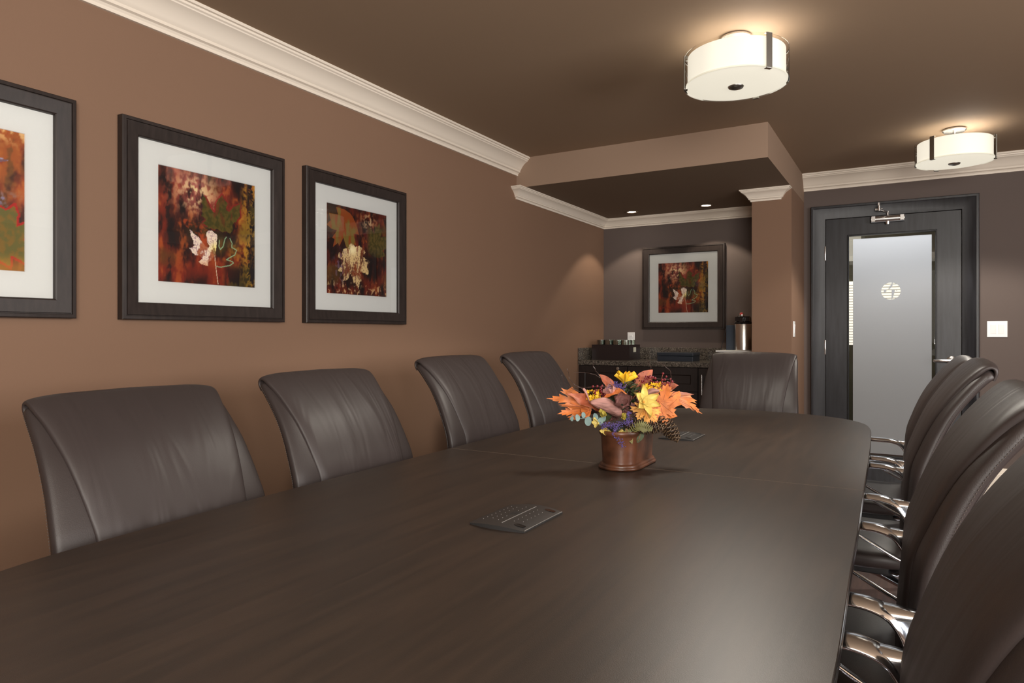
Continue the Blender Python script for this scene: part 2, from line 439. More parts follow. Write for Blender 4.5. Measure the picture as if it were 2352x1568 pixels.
GL = cvt([(570,440),(600,490),(650,590),(680,620),(690,520),(720,470),(760,430),(800,500),(830,530),(800,600),(830,620),(880,560),(980,530),(960,600),(970,680),(900,740),(880,770),(860,840),(800,840),(740,830),(660,810),(600,780),(530,740),(580,710),(530,650),(550,620),(540,530)])
SQ1 = cvt([(730,925),(725,990),(740,1020),(770,990),(790,910),(805,890)])
SQ2 = cvt([(845,905),(870,960),(865,1000),(920,1030),(900,1080),(850,1105),(805,1130),(870,1150),(885,1165),(850,1190),(740,1210),(700,1200)])
ST = cvt([(680,1090),(690,1200),(715,1390)])
RB = cvt([(300,690),(420,700),(560,760),(600,820),(600,990),(540,900),(400,790),(310,750)])
def mix(a, b, t):
    t = max(0, min(1, t)); return tuple(p+(q-p)*t for p, q in zip(a, b))
def sm(a, b, x):
    t = max(0, min(1, (x-a)/(b-a))); return t*t*(3-2*t)
DK, RD, OR, OC, GR, CRM, BK, PK = (38,16,14), (120,38,22), (170,82,34), (186,134,44), (72,66,24), (236,214,160), (22,14,16), (178,100,90)
def base_paint(u, v, s):
    n1 = fbm(u*5+s, v*3, s); n2 = fbm(u*14, v*5+s, s+3); n3 = fbm(u*30, v*24, s+7, 3); n4 = fbm(u*3, v*3, s+11, 3)
    c = mix(DK, RD, sm(-.5, .6, n1+.4*n2))
    c = mix(c, OR, sm(.05, .8, n2+.3*n3)*.8)
    c = mix(c, GR, sm(.15, .7, n4)*.6)
    c = mix(c, BK, sm(.25, .6, -n2-.3*n3)*.75)
    return c, n1, n2, n3, n4
def paint_a(u, v):
    c, n1, n2, n3, n4 = base_paint(u, v, 2.3)
    # pinkish, cream windows up and left of centre
    g = math.exp(-((u-.36)/.20)**2-((v-.83)/.17)**2)
    c = mix(c, PK, g*sm(-.5, .5, n2+.3))
    c = mix(c, CRM, g*sm(-.1, .5, n1*.3+n3*.7+n2*.4+.15)*.95)
    c = mix(c, PK, sm(.9, 1, v)*.5*sm(-.3, .5, n2))
    # ochre field on the right with black blotches
    g = sm(.78, .92, u+.05*n2)
    c = mix(c, OC, g*sm(-.5, .4, n3+n1*.5+.2)); c = mix(c, GR, sm(.6, .75, u)*sm(.1, .5, n4+.2)*.5)
    c = mix(c, BK, sm(.88, .94, u)*sm(-.02, .15, n3*.6+n2*.8-.02))
    c = mix(c, BK, sm(.62, .7, u)*sm(.25, .12, v)*sm(-.1, .15, n2)*.9)
    c = mix(c, OC, sm(.62, .8, u)*math.exp(-((v-.35)/.12)**2)*.5*sm(-.3, .4, n3))
    c = mix(c, RD, math.exp(-((u-.45)/.25)**2-((v-.12)/.08)**2)*.8)
    w = .02*n2
    if inpoly(u+w, v+w, RB): c = mix(c, (168, 66, 30), .75*sm(-.6, .3, n3+n1))
    w = .022*fbm(u*16, v*16, 31, 4); w2 = .022*fbm(u*16, v*16, 57, 4)
    if inpoly(u+w, v+w2, GL):
        c = mix((66, 62, 22), (92, 76, 30), sm(-.4, .4, n3)); c = mix(c, (120, 44, 26), sm(.1, .5, n2)*.5)
    d = segd(u, v, GL+GL[:1])
    if d < .008: c = mix(c, (140, 28, 30), .7*sm(-.3, .1, n2))
    bg = c
    if inpoly(u+w*.7, v+w2*.7, WL):
        n5 = fbm(u*70, v*70, 4, 3); c = mix((238, 220, 200), (150, 112, 130), sm(-.2, .7, n5+.4*n3)*.8); c = mix(c, (250, 236, 150), math.exp(-((u-.56)/.05)**2-((v-.33)/.06)**2))
        c = mix(c, (200, 120, 60), sm(.25, .15, v)*.5); c = mix(c, bg, sm(.1, .5, n2+.5*n3)*.75)
    for P in (SQ1, SQ2):
        if segd(u, v, P) < .0045: c = mix(c, (150, 190, 150), .85)
    if segd(u, v, ST) < .004: c = mix(c, (230, 210, 180), .8)
    return c
def leafpoly(cx, cy, s, rot):
    half = [(0,1.0),(.06,.82),(.14,.84),(.12,.60),(.28,.70),(.44,.72),(.40,.56),(.54,.46),(.30,.30),(.46,.20),(.24,.06),(.04,0)]
    P = half+[(-x, y) for x, y in reversed(half[1:])]
    c, q = math.cos(rot), math.sin(rot)
    return [(cx+s*(x*c-(y-.3)*q), cy+s*(x*q+(y-.3)*c)) for x, y in P]
B1 = leafpoly(.42, .42, .52, PI+.25); B2 = leafpoly(.80, .60, .45, -.25); B3 = leafpoly(.30, .80, .5, PI*.8)
def paint_b(u, v):
    c, n1, n2, n3, n4 = base_paint(u, v, 9.1)
    c = mix(c, BK, .15)
    if inpoly(u, v, B3): c = mix((140, 66, 26), (120, 100, 44), sm(-.3, .4, n2))
    g = math.exp(-((u-.68)/.12)**2-((v-.88)/.12)**2); c = mix(c, (190, 160, 120), g*sm(-.1, .5, n3+.1))
    if inpoly(u+.01*n2, v, B2): c = mix((70, 62, 26), (96, 80, 38), sm(-.4, .4, n3)); c = mix(c, (90, 14, 26), sm(.72, .60, u)*.8)
    g = math.exp(-((u-.70)/.16)**2-((v-.42)/.09)**2); c = mix(c, BK, g*.95)
    bg = c; w = .03*fbm(u*14, v*14, 31, 4); w2 = .03*fbm(u*14, v*14, 57, 4)
    if inpoly(u+w, v+w2, B1):
        n5 = fbm(u*60, v*50, 4, 3); c = mix((216, 188, 134), (120, 80, 66), sm(-.2, .6, n5+.5*n2)); c = mix(c, (248, 236, 190), math.exp(-((u-.40)/.09)**2-((v-.52)/.06)**2)); c = mix(c, bg, sm(0, .5, n2+.5*n3)*.85)
    g = math.exp(-((u-.2)/.10)**2-((v-.3)/.22)**2); c = mix(c, (120, 96, 130), g*sm(0, .5, n3)*.7)
    c = mix(c, CRM, sm(.22, .05, v)*sm(.2, .5, n3+n2*.4)*.6)
    return c
C1 = leafpoly(.86, .22, .45, -1.1); C2 = leafpoly(.62, .74, .4, -1.4)
def paint_c(u, v):
    c, n1, n2, n3, n4 = base_paint(u, v, 15.7)
    c = mix(c, OR, .25); c = mix(c, OC, sm(-.2, .5, n1+n3*.4)*.35)
    c = mix(c, CRM, sm(.85, 1, v)*sm(0, .5, n3+.1)*.6)
    if inpoly(u+.01*n2, v, C2): c = mix((110, 80, 90), (170, 160, 180), sm(-.2, .4, n3))
    g = math.exp(-((u-.85)/.12)**2-((v-.50)/.06)**2); c = mix(c, (130, 120, 150), g*sm(-.1, .4, n3+.1))
    c = mix(c, BK, math.exp(-((u-.92)/.10)**2-((v-.38)/.08)**2)*.7)
    if inpoly(u, v+.01*n2, C1): c = mix((120, 92, 34), (96, 90, 40), sm(-.3, .3, n3))
    if segd(u, v, C1+C1[:1]) < .008: c = mix(c, (170, 24, 20), .9)
    c = mix(c, OC, sm(.14, .02, v)*.6)
    return c
def print_mat():
    m = mat('printed_art_paper', (1, 1, 1, 1), .5, spec=.3)
    nt = m.node_tree; b = nt.nodes['Principled BSDF']
    a = nt.nodes.new('ShaderNodeVertexColor'); a.layer_name = 'paint'
    nt.links.new(a.outputs['Color'], b.inputs['Base Color'])
    return m
M_print = print_mat()
def print_mesh(size, paint, n):
    me = bpy.data.meshes.new('art_print')
    vs = [((i/n-.5)*size, 0, (j/n-.5)*size) for j in range(n+1) for i in range(n+1)]
    fs = [(j*(n+1)+i, j*(n+1)+i+1, (j+1)*(n+1)+i+1, (j+1)*(n+1)+i) for j in range(n) for i in range(n)]
    me.from_pydata(vs, [], fs)
    at = me.color_attributes.new('paint', 'FLOAT_COLOR', 'POINT')
    buf = []
    for j in range(n+1):
        for i in range(n+1):
            c = paint(i/n, j/n); buf.extend(srgb(*[max(0, min(255, q)) for q in c]))
    at.data.foreach_set('color', buf)
    me.materials.append(M_print)
    return me
PA = print_mesh(.447, paint_a, 220); PB = print_mesh(.447, paint_b, 170); PC = print_mesh(.447, paint_c, 130)
def picture(label, loc, rz, pm, size=.748):
    t = thing('picture_frame', label, 'framed picture', loc, rz, 'framed autumn leaf prints on the walls')
    bm = bmesh.new()
    ringframe(bm, size, size, [(0, 0), (0, .030), (.003, .033), (.013, .034), (.0145, .029), (.017, .029), (.0185, .034), (.060, .027), (.064, .024), (.066, .016), (.066, 0)])
    link('frame', bm, M_frame, t, smooth=True, angle=20)
    bm = bmesh.new(); wo = size-.120; wi = .447
    ringframe(bm, wo, wo, [(0, .005), (0, .0125), ((wo-wi)/2-.0015, .0125), ((wo-wi)/2, .010), ((wo-wi)/2, .005)])
    link('mat_board', bm, M_mat, t)
    p = bpy.data.objects.new('art_print', pm); col.objects.link(p); p.parent = t; p.location = (0, -.0100, 0)
    bm = bmesh.new(); bm.faces.new([bm.verts.new(q) for q in ((-wo/2, -.018, -wo/2), (wo/2, -.018, -wo/2), (wo/2, -.018, wo/2), (-wo/2, -.018, wo/2))])
    g = link('glass', bm, M_glass, t)
    return t
picture('dark framed leaf print cut off by the left edge of the photo', (XL, .904, 1.636), R(90), PC)
picture('dark framed print with white leaf below green leaf, middle of the tan left wall', (XL, 1.810, 1.636), R(90), PA)
picture('dark framed print with a drooping cream leaf, rightmost on the tan left wall', (XL, 2.688, 1.636), R(90), PB)
picture('dark framed leaf print hanging on the plum alcove wall above the counter', (-1.738, YB, 1.622), 0, PA, .744)

# ------------------------------------------------------------------ ceiling lights
M_shade = mat('glowing_white_shade', (.4, .39, .35, 1), .6, emit=(1, .93, .80, 1), estr=.88)
def diffuser_mat():
    m = mat('glowing_frosted_diffuser', (.4, .39, .35, 1), .5, emit=(1, .93, .76, 1), estr=1)
    nt = m.node_tree; b = nt.nodes['Principled BSDF']
    tc = nt.nodes.new('ShaderNodeTexCoord'); acc = None
    for k in range(3):
        a = 2*PI*k/3+.5
        d = nt.nodes.new('ShaderNodeVectorMath'); d.operation = 'DISTANCE'; d.inputs[1].default_value = (.115*math.cos(a), .115*math.sin(a), 0)
        nt.links.new(tc.outputs['Object'], d.inputs[0])
        r = nt.nodes.new('ShaderNodeMapRange'); r.interpolation_type = 'SMOOTHERSTEP'
        r.inputs['From Min'].default_value = .0; r.inputs['From Max'].default_value = .11; r.inputs['To Min'].default_value = .9; r.inputs['To Max'].default_value = 0
        nt.links.new(d.outputs['Value'], r.inputs['Value'])
        if acc is None: acc = r.outputs[0]
        else:
            s = nt.nodes.new('ShaderNodeMath'); s.operation = 'ADD'; nt.links.new(acc, s.inputs[0]); nt.links.new(r.outputs[0], s.inputs[1]); acc = s.outputs[0]
    s = nt.nodes.new('ShaderNodeMath'); s.operation = 'ADD'; s.inputs[1].default_value = .72; nt.links.new(acc, s.inputs[0])
    nt.links.new(s.outputs[0], b.inputs['Emission Strength'])
    return m
M_diff = diffuser_mat()
M_clip = mat('dark_nickel_clip', (.42, .41, .38, 1), .3, 1)
def ceiling_light(label, loc, a0):
    t = thing('ceiling_light', label, 'ceiling light', loc, a0, 'drum ceiling lights')
    h0, h1, r = -.212, -.076, .217
    bm = bmesh.new(); n = 64
    lathe(bm, [(r-.003, h0), (r, h0+.001), (r, h1-.001), (r-.003, h1)], n, cap=False)
    link('glass_drum', bm, M_drum, t, smooth=True)
    bm = bmesh.new(); lathe(bm, [(r-.014, h0+.012), (r-.014, h1-.006)], n, cap=False)
    link('shade', bm, M_shade, t, smooth=True)
    bm = bmesh.new(); lathe(bm, [(r-.006, h0+.010), (r-.006, h0+.004), (r-.03, h0), (.12, h0-.004), (0.001, h0-.006)], n, cap=False)
    link('diffuser', bm, M_diff, t, smooth=True)
    bm = bmesh.new(); lathe(bm, [(.0, h0-.018), (.012, h0-.018), (.030, h0-.012), (.034, h0-.006), (.034, h0+.0)], 28)
    link('finial', bm, M_clip, t, smooth=True)
    for k in range(3):
        bm = boxm((r-.001, r+.003, -.014, .014, h0-.003, h1+.003), (r-.014, r+.003, -.014, .014, h0-.0055, h0-.003), (r-.014, r+.003, -.014, .014, h1+.002, h1+.004))
        o = link('clip', bm, M_clip, t, bevel=.001); o.rotation_euler = (0, 0, 2*PI*k/3)
    bm = bmesh.new(); lathe(bm, [(.0, -.002), (.062, -.002), (.066, -.006), (.066, -.012), (.058, -.020), (.0, -.022)], 36)
    link('canopy', bm, M_nickel, t, smooth=True)
    bm = bmesh.new(); lathe(bm, [(.009, h0), (.009, -.02)], 14); 
    for k in range(3):
        a = 2*PI*k/3; tube(bm, [(0, 0, h1-.012), (math.cos(a)*(r-.004), math.sin(a)*(r-.004), h1-.012)], .004, 6)
    link('stem', bm, M_nickel, t, smooth=True)
    return t
ceiling_light('larger looking round drum ceiling light hanging nearest above the table', (-.646, 3.053, ZC), R(-42))
ceiling_light('round drum ceiling light further back, in front of the door', (.254, 5.122, ZC), R(-5))
M_lens = mat('glowing_downlight_lens', (1, 1, 1, 1), .4, emit=(1, .95, .85, 1), estr=25)
for x, y, lb in ((-2.104, 5.731, 'left small recessed downlight in the alcove soffit'), (-1.458, 5.751, 'right small recessed downlight in the alcove soffit, nearer the column')):
    t = thing('recessed_downlight', lb, 'downlight', (x, y, SZ), 0, 'recessed downlights in the alcove')
    bm = bmesh.new(); lathe(bm, [(.036, -.0005), (.055, -.0005), (.058, -.003), (.055, -.006), (.042, -.0075), (.036, -.002)], 36, cap=False)
    link('trim_ring', bm, M_soffc, t, smooth=True)
    bm = bmesh.new(); lathe(bm, [(.0, -.0025), (.037, -.0025), (.037, -.001), (0, -.001)], 28)
    link('lens', bm, M_lens, t)
    l = bpy.data.lights.new('downlight_spot', 'SPOT'); l.energy = 17; l.spot_size = R(103); l.spot_blend = .25; l.shadow_soft_size = .012; l.color = (1, .86, .68)
    o = bpy.data.objects.new('downlight_spot', l); col.objects.link(o); o.location = (x, y, SZ-.02)

# ------------------------------------------------------------------ conference table
tbl = thing('conference_table', 'long dark walnut boat-shaped conference table with a rounded far end', 'table', (-.87, 2.30, 0))
# half outline (offset from the table axis, distance from the middle)
def side(P): return smoothpath(P, 60)
far_r = [(.755, 0), (.745, .5), (.735, .9), (.722, 1.3), (.712, 1.48), (.68, 1.68), (.60, 1.84), (.48, 1.95), (.33, 2.02), (.16, 2.055), (0, 2.065)]
far_l = [(-.755, 0), (-.762, .35), (-.762, .7), (-.750, 1.05), (-.735, 1.35), (-.69, 1.62), (-.60, 1.80), (-.46, 1.93), (-.30, 2.01), (-.16, 2.05), (0, 2.065)]
near_r = [(.755, 0), (.765, -.4), (.772, -.8), (.782, -1.25), (.775, -1.6), (.70, -1.85), (.50, -2.0), (.25, -2.06), (0, -2.07)]
near_l = [(-.755, 0), (-.750, -.5), (-.742, -.95), (-.720, -1.35), (-.69, -1.62), (-.60, -1.84), (-.45, -1.98), (-.25, -2.05), (0, -2.07)]
def slab(bm, P, z0, z1, inset=0, top_bevel=.003):
    pts = []
    for x, y in P:
        pts.append((x, y))
    def ins(k):
        out = []
        n = len(pts)
        for i, (x, y) in enumerate(pts):
            a = pts[i-1]; b = pts[(i+1) % n]
            d = Vector((b[0]-a[0], b[1]-a[1]))
            if d.length < 1e-6: out.append((x, y)); continue
            d.normalize(); nrm = Vector((-d.y, d.x))
            out.append((x+nrm.x*k, y+nrm.y*k))
        return out
    A = ins(inset)
    B = ins(inset+top_bevel)
    rings = [[(x, y, z0) for x, y in A], [(x, y, z1-top_bevel) for x, y in A], [(x, y, z1) for x, y in B]]
    loft(bm, rings)
def dedupe(P):
    out = []
    for p in P:
        if not out or math.hypot(p[0]-out[-1][0], p[1]-out[-1][1]) > 1e-4: out.append(p)
    return out
# counter-clockwise outlines
farO = dedupe([(x, y) if y > .0008 else (x, .0008) for x, y in side(far_r)]+[(x, y) if y > .0008 else (x, .0008) for x, y in reversed(side(far_l))][1:])
nearO = dedupe([(x, min(y, -.0008)) for x, y in side(near_l)]+[(x, min(y, -.0008)) for x, y in reversed(side(near_r))][1:])
M_edge = mat('black_brown_edge_band', (.012, .009, .008, 1), .3)
for O in (farO, nearO):
    bm = bmesh.new(); slab(bm, O, .726, .740, 0, .0012)
    t1 = link('tabletop', bm, M_table, tbl)
    bm = bmesh.new(); slab(bm, O, .716, .7255, .005, .002); slab(bm, O, .700, .7155, .001, .003)
    link('edge_band', bm, M_edge, tbl)
for y in (-1.15, 0, 1.15):
    link('leg_panel', boxm((-.38, .38, y-.025, y+.025, 0, .70)), M_cab, tbl, bevel=.003)
link('modesty_beam', boxm((-.02, .02, -1.12, 1.12, .25, .66)), M_cab, tbl)

link('seam_strip', boxm((-.752, .752, -.0006, .0006, .7385, .7403)), mat('seam_highlight', (.16, .12, .09, 1), .4), tbl)  # highlight along the seam, painted as a thin pale strip
# cable boxes
M_hatch = mat('charcoal_hatch_plastic', (.030, .029, .029, 1), .38, bump=.1, bscale=600)
M_dot = mat('pale_hatch_dots', (.25, .24, .23, 1), .5)
def hatch(label, loc):
    t = thing('cable_hatch', label, 'cable hatch', loc, 0, 'cable hatches in the table')
    # cross section across x (curved crown), length along y bulging on the near and far ends
    bm = bmesh.new()
    W, L, n, k = .156, .205, 12, 10
    grid = []
    for i in range(n+1):
        a = i/n*2-1
        row = []
        for j in range(k+1):
            b = j/k*2-1
            ly = L/2+.010*(1-a*a)
            z = .0125-.0075*abs(a)**2.2 - .0035*max(0, abs(b)-.75)*4*.6
            row.append((a*W/2, b*ly, max(.004, z)))
        grid.append(row)
    V = [[bm.verts.new(p) for p in r] for r in grid]
    for i in range(n):
        for j in range(k): bm.faces.new((V[i][j], V[i+1][j], V[i+1][j+1], V[i][j+1]))
    # skirt
    rim = [V[i][0] for i in range(n+1)]+[V[n][j] for j in range(1, k+1)]+[V[i][k] for i in range(n-1, -1, -1)]+[V[0][j] for j in range(k-1, 0, -1)]
    lo = [bm.verts.new((v.co.x*.985, v.co.y*.99, 0)) for v in rim]
    for i in range(len(rim)):
        j = (i+1) % len(rim); bm.faces.new((rim[i], lo[i], lo[j], rim[j]))
    def zt(x): return .0125-.0075*abs(x/(W/2))**2.2
    nf = len(bm.faces)
    for cx in (-.058, -.036, -.014, .025, .045):
        for q in range(8):
            y = -.07+q*.02+(.01 if cx in (-.036, .025) else 0)
            if y > .075 or (abs(cx-.0) < .02 and abs(y) < .03): continue
            if cx > .04 and abs(y) > .055: continue
            z = zt(cx); bmesh.ops.create_cone(bm, cap_ends=True, segments=6, radius1=.0012, radius2=.0006, depth=.0008, matrix=Matrix.Translation((cx, y, z+.0003)))
    bm.faces.ensure_lookup_table()
    for f in bm.faces[nf:]: f.material_index = 1
    link('cover', bm, [M_hatch, M_dot], t, smooth=True, angle=30)
    link('lid_seam', boxm((.006, .0078, -.088, .088, .0112, .0130)), M_dot, t)
    link('long_edge_seam', boxm((W/2-.0022, W/2-.001, -.10, .10, .0045, .0058)), M_dot, t)
    for s in (-1, 1):
        bm = bmesh.new(); c = []
        for q in range(16):
            a = 2*PI*q/16; x = .052+.015*math.cos(a); y = s*.080+.0085*math.sin(a)
            if q in (14, 15, 0, 1, 2): x = .066
            c.append((x, y, zt(x)+.0006))
        bm.faces.new([bm.verts.new(p) for p in c])
        link('cable_cutout', bm, M_blackg, t)
    bm = bmesh.new()
    for q in range(5): box(bm, -.018+q*.0045, -.0155+q*.0045, -.016+.002*q, .018, .0118, .0134)
    link('grip_ribs', bm, M_hatch, t)
    return t
hatch('charcoal cable hatch with raised dots set in the near half of the table', (-.858, 1.508, .740))
hatch('charcoal cable hatch in the far half of the table, behind the flower planter', (-.888, 3.075, .740))

# ------------------------------------------------------------------ chairs
SH = [(.03, .44, .285), (.018, .55, .298), (.006, .65, .305), (-.006, .72, .305), (-.030, .78, .302), (-.058, .84, .298), (-.092, .90, .295), (-.130, .95, .291), (-.170, .996, .288), (-.200, 1.024, .284)]
def band(bm, path, thick, arch, bend, flat=3.2, n=28, ends=True):
    """closed lofted pad; path = [(f, z, halfwidth, thickness scale)], f is forward"""
    rings = []
    for i, p in enumerate(path):
        a = path[max(i-1, 0)]; b = path[min(i+1, len(path)-1)]
        t = Vector((0, b[0]-a[0], b[1]-a[1])).normalized()
        nrm = Vector((0, t.z, -t.y))        # forward normal while climbing
        if nrm.length == 0: nrm = Vector((0, 1, 0))
        w = p[2]; th = thick*p[3]/2
        ring = []
        for k in range(n):
            ang = 2*PI*k/n; c, s = math.cos(ang), math.sin(ang)
            cx = math.copysign(abs(c)**(2/9), c); sy = math.copysign(abs(s)**(2/flat), s)
            x = w*cx
            if abs(c) > .92: x = w*cx - math.copysign(0, c)
            u = x/max(w, 1e-6)
            off = -bend*u*u
            q = Vector((x, p[0], p[1]-arch*abs(u)**5)) + nrm*(sy*th+off)
            ring.append(q)
        rings.append(ring)
    loft(bm, rings)
def make_chair():
    root = empty('conference_chair')
    # shell of the back (wide wings)
    P = smoothpath([(f-.004, z, w-.008*max(0, (z-.72)/.3), 1) for f, z, w in SH], 26)
    P[0] = (*P[0][:3], .6); P = P+[(P[-1][0]-.014, P[-1][1]+.008, P[-1][2]-.004, .95), (P[-1][0]-.022, P[-1][1]+.012, P[-1][2]-.020, .5)]
    bm = bmesh.new(); band(bm, P, .046, .006, .008)
    sh = link('backrest', bm, M_leather2, root, smooth=True, angle=60)
    # welt and stitching along the rear side seams
    for s in (-1, 1):
        bm = bmesh.new()
        tube(bm, [(s*(w-.013), f-.030, z) for f, z, w, _ in P[1:-3]], .0032, 8)
        link('welt', bm, M_leather2, sh, smooth=True)
        bm = bmesh.new()
        Q = smoothpath([(s*(w-.0005), f-.0195, z) for f, z, w, _ in P[1:-3]], 150)
        for i in range(0, 149, 2):
            a, b = Vector(Q[i]), Vector(Q[i+1]); tube(bm, [a, a+(b-a)*.9], .0009, 4)
        link('stitching', bm, M_thread, sh)
    # front pad, rolls over the top
    pp = [(.046, .45, .212, .8), (.034, .55, .214, 1), (.020, .65, .216, 1), (.010, .72, .219, 1), (-.013, .78, .226, 1), (-.040, .84, .234, 1),
          (-.073, .90, .243, 1), (-.112, .955, .252, .95), (-.151, 1.002, .260, .85), (-.184, 1.035, .268, .75), (-.205, 1.051, .270, .65), (-.224, 1.055, .270, .55), (-.237, 1.046, .270, .5), (-.239, 1.028, .269, .45), (-.231, 1.007, .266, .4)]
    bm = bmesh.new(); band(bm, smoothpath(pp, 56), .036, .007, .005, flat=3.6, n=44)
    link('backrest_pad', bm, M_leather, root, smooth=True, angle=60)
    # seat
    bm = bmesh.new(); rings = []
    for y, w, z0, z1 in ((.0, .20, .44, .455), (.005, .235, .425, .475), (.03, .25, .41, .485), (.15, .262, .405, .482), (.30, .265, .405, .485), (.42, .262, .41, .487), (.48, .255, .415, .478), (.505, .235, .425, .462), (.51, .22, .437, .45)):
        ring = []
        for k in range(28):
            a = 2*PI*k/28; c, s = math.cos(a), math.sin(a)
            ring.append((w*math.copysign(abs(c)**.45, c), y, (z0+z1)/2+(z1-z0)/2*math.copysign(abs(s)**.6, s)))
        rings.append(ring)
    loft(bm, rings)
    link('seat', bm, M_leather2, root, smooth=True, angle=60)
    link('seat_pan', boxm((-.20, .20, .06, .44, .385, .412)), M_black, root, bevel=.005)
    # chrome loop arms
    for s in (-1, 1):
        path = [(-.012, .45, .006, .003), (.06, .478, .007, .003), (.126, .513, .008, .003), (.20, .556, .010, .003), (.27, .602, .014, .004), (.305, .632, .019, .005), (.305, .654, .022, .005), (.28, .667, .024, .005), (.22, .671, .025, .006),
                (.14, .671, .027, .006), (.10, .668, .029, .006), (.066, .655, .030, .006), (.045, .625, .026, .005), (.032, .585, .020, .004), (.020, .545, .015, .003), (.006, .50, .011, .003), (-.012, .45, .008, .003)]
        sp = smoothpath(path, 60)
        bm = bmesh.new(); rings = []
        for i, p in enumerate(sp):
            a = sp[max(i-1, 0)]; b = sp[min(i+1, len(sp)-1)]
            t = Vector((0, b[0]-a[0], b[1]-a[1])).normalized(); nrm = Vector((0, t.z, -t.y)); w = p[2]*1.15; th = p[3]*1.9
            # outer side of the loop is domed
            ring = []
            for k in range(14):
                an = 2*PI*k/14; ring.append(Vector((s*.305, p[0], p[1]))+Vector((w*math.cos(an), 0, 0))+nrm*th*math.sin(an))
            rings.append(ring)
        loft(bm, rings)
        pl = [(.110, .674), (-.035, .668), (-.040, .640), (-.020, .56), (-.012, .47), (.020, .545), (.032, .585), (.045, .625), (.066, .655)]
        rings = []
        for k, off in enumerate((-.024, -.014, .014, .024)):
            q = .006 if k in (0, 3) else 0
            rings.append([(s*.305+off*(1 if f > -.03 else .8), f, z-q*(1 if z > .63 else 0)) for f, z in pl])
        loft(bm, rings)
        a = link('armrest', bm, M_chrome, root, smooth=True, angle=60)
        bm = bmesh.new(); tube(bm, [(s*.305, .0, .452), (s*.24, .06, .41), (s*.16, .10, .395)], .011, 10)
        link('arm_bracket', bm, M_chrome, a, smooth=True)
    bm = bmesh.new(); lathe(bm, [(.028, .13), (.028, .26), (.022, .262), (.016, .265), (.016, .38)], 20, (0, .25, 0)); box(bm, -.07, .07, .17, .36, .352, .388)
    link('gas_column', bm, M_black, root, smooth=True)
    for k in range(5):
        a = 2*PI*k/5+PI/2; d = Vector((math.cos(a), math.sin(a), 0)); c = Vector((0, .25, 0))
        bm = bmesh.new(); tube(bm, [c+d*.01+Vector((0, 0, .12)), c+d*.12+Vector((0, 0, .115)), c+d*.29+Vector((0, 0, .08))], [.026, .022, .014], 10)
        lg = link('base_leg', bm, M_chrome, root, smooth=True)
        bm = bmesh.new(); q = Vector((-d.y, d.x, 0))
        for s in (-1, 1):
            cc = c+d*.29+q*s*.014; rings = []
            for off in (-.009, .009):
                rings.append([cc+q*off+(d*math.cos(2*PI*j/18)+Vector((0, 0, 1))*math.sin(2*PI*j/18))*.029+Vector((0, 0, .0295)) for j in range(18)])
            loft(bm, rings)
        tube(bm, [c+d*.29+Vector((0, 0, .03)), c+d*.29+Vector((0, 0, .09))], .006, 8)
        link('caster', bm, M_black, lg, smooth=True)
    return root
def copy_tree(o, parent=None):
    c = o.copy(); col.objects.link(c)
    if parent: c.parent = parent
    for ch in o.children: copy_tree(ch, c)
    return c
chair0 = make_chair()
GL_ = 'brown leather conference chairs around the table'
CH = [  # x, y, rotation, dz, label
 (-1.722, 1.150, -90, -.010, 'brown leather chair nearest the camera on the left side, under the leaf pictures'),
 (-1.735, 1.895, -90, .008, 'brown leather chair, second from the camera on the left side, wrinkled back'),
 (-1.745, 2.785, -90, .038, 'brown leather chair, third from the camera on the left side of the table'),
 (-1.750, 3.56, -90, .040, 'brown leather chair furthest back on the left side, partly behind the flowers'),
 (-.895, 4.560, 180, .022, 'brown leather chair at the far end of the table in front of the column'),
 (.034, 3.640, 90, .038, 'brown leather chair furthest back on the right side, mostly hidden by its neighbour'),
 (.034, 2.850, 90, .050, 'brown leather chair on the right side whose top stands before the door handle'),
 (.034, 1.850, 90, .028, 'brown leather chair on the right side, second from the camera, with stitched edge'),
 (.034, 1.030, 90, .020, 'brown leather chair nearest the camera at the bottom right corner'),
]
UP = ('backrest', 'backrest_pad')
for i, (x, y, rz, dz, lb) in enumerate(CH):
    c = chair0 if i == 0 else copy_tree(chair0)
    CH[i] = c
    c.location = (x, y, 0); c.rotation_euler = (0, 0, R(rz))
    tag(c, lb, 'chair', GL_)
    for p in c.children:
        if p.name.split('.')[0] in UP:
            p.location.z = dz
            if rz == 90: p.rotation_euler.x = R(-3); p.location.y = -.0235

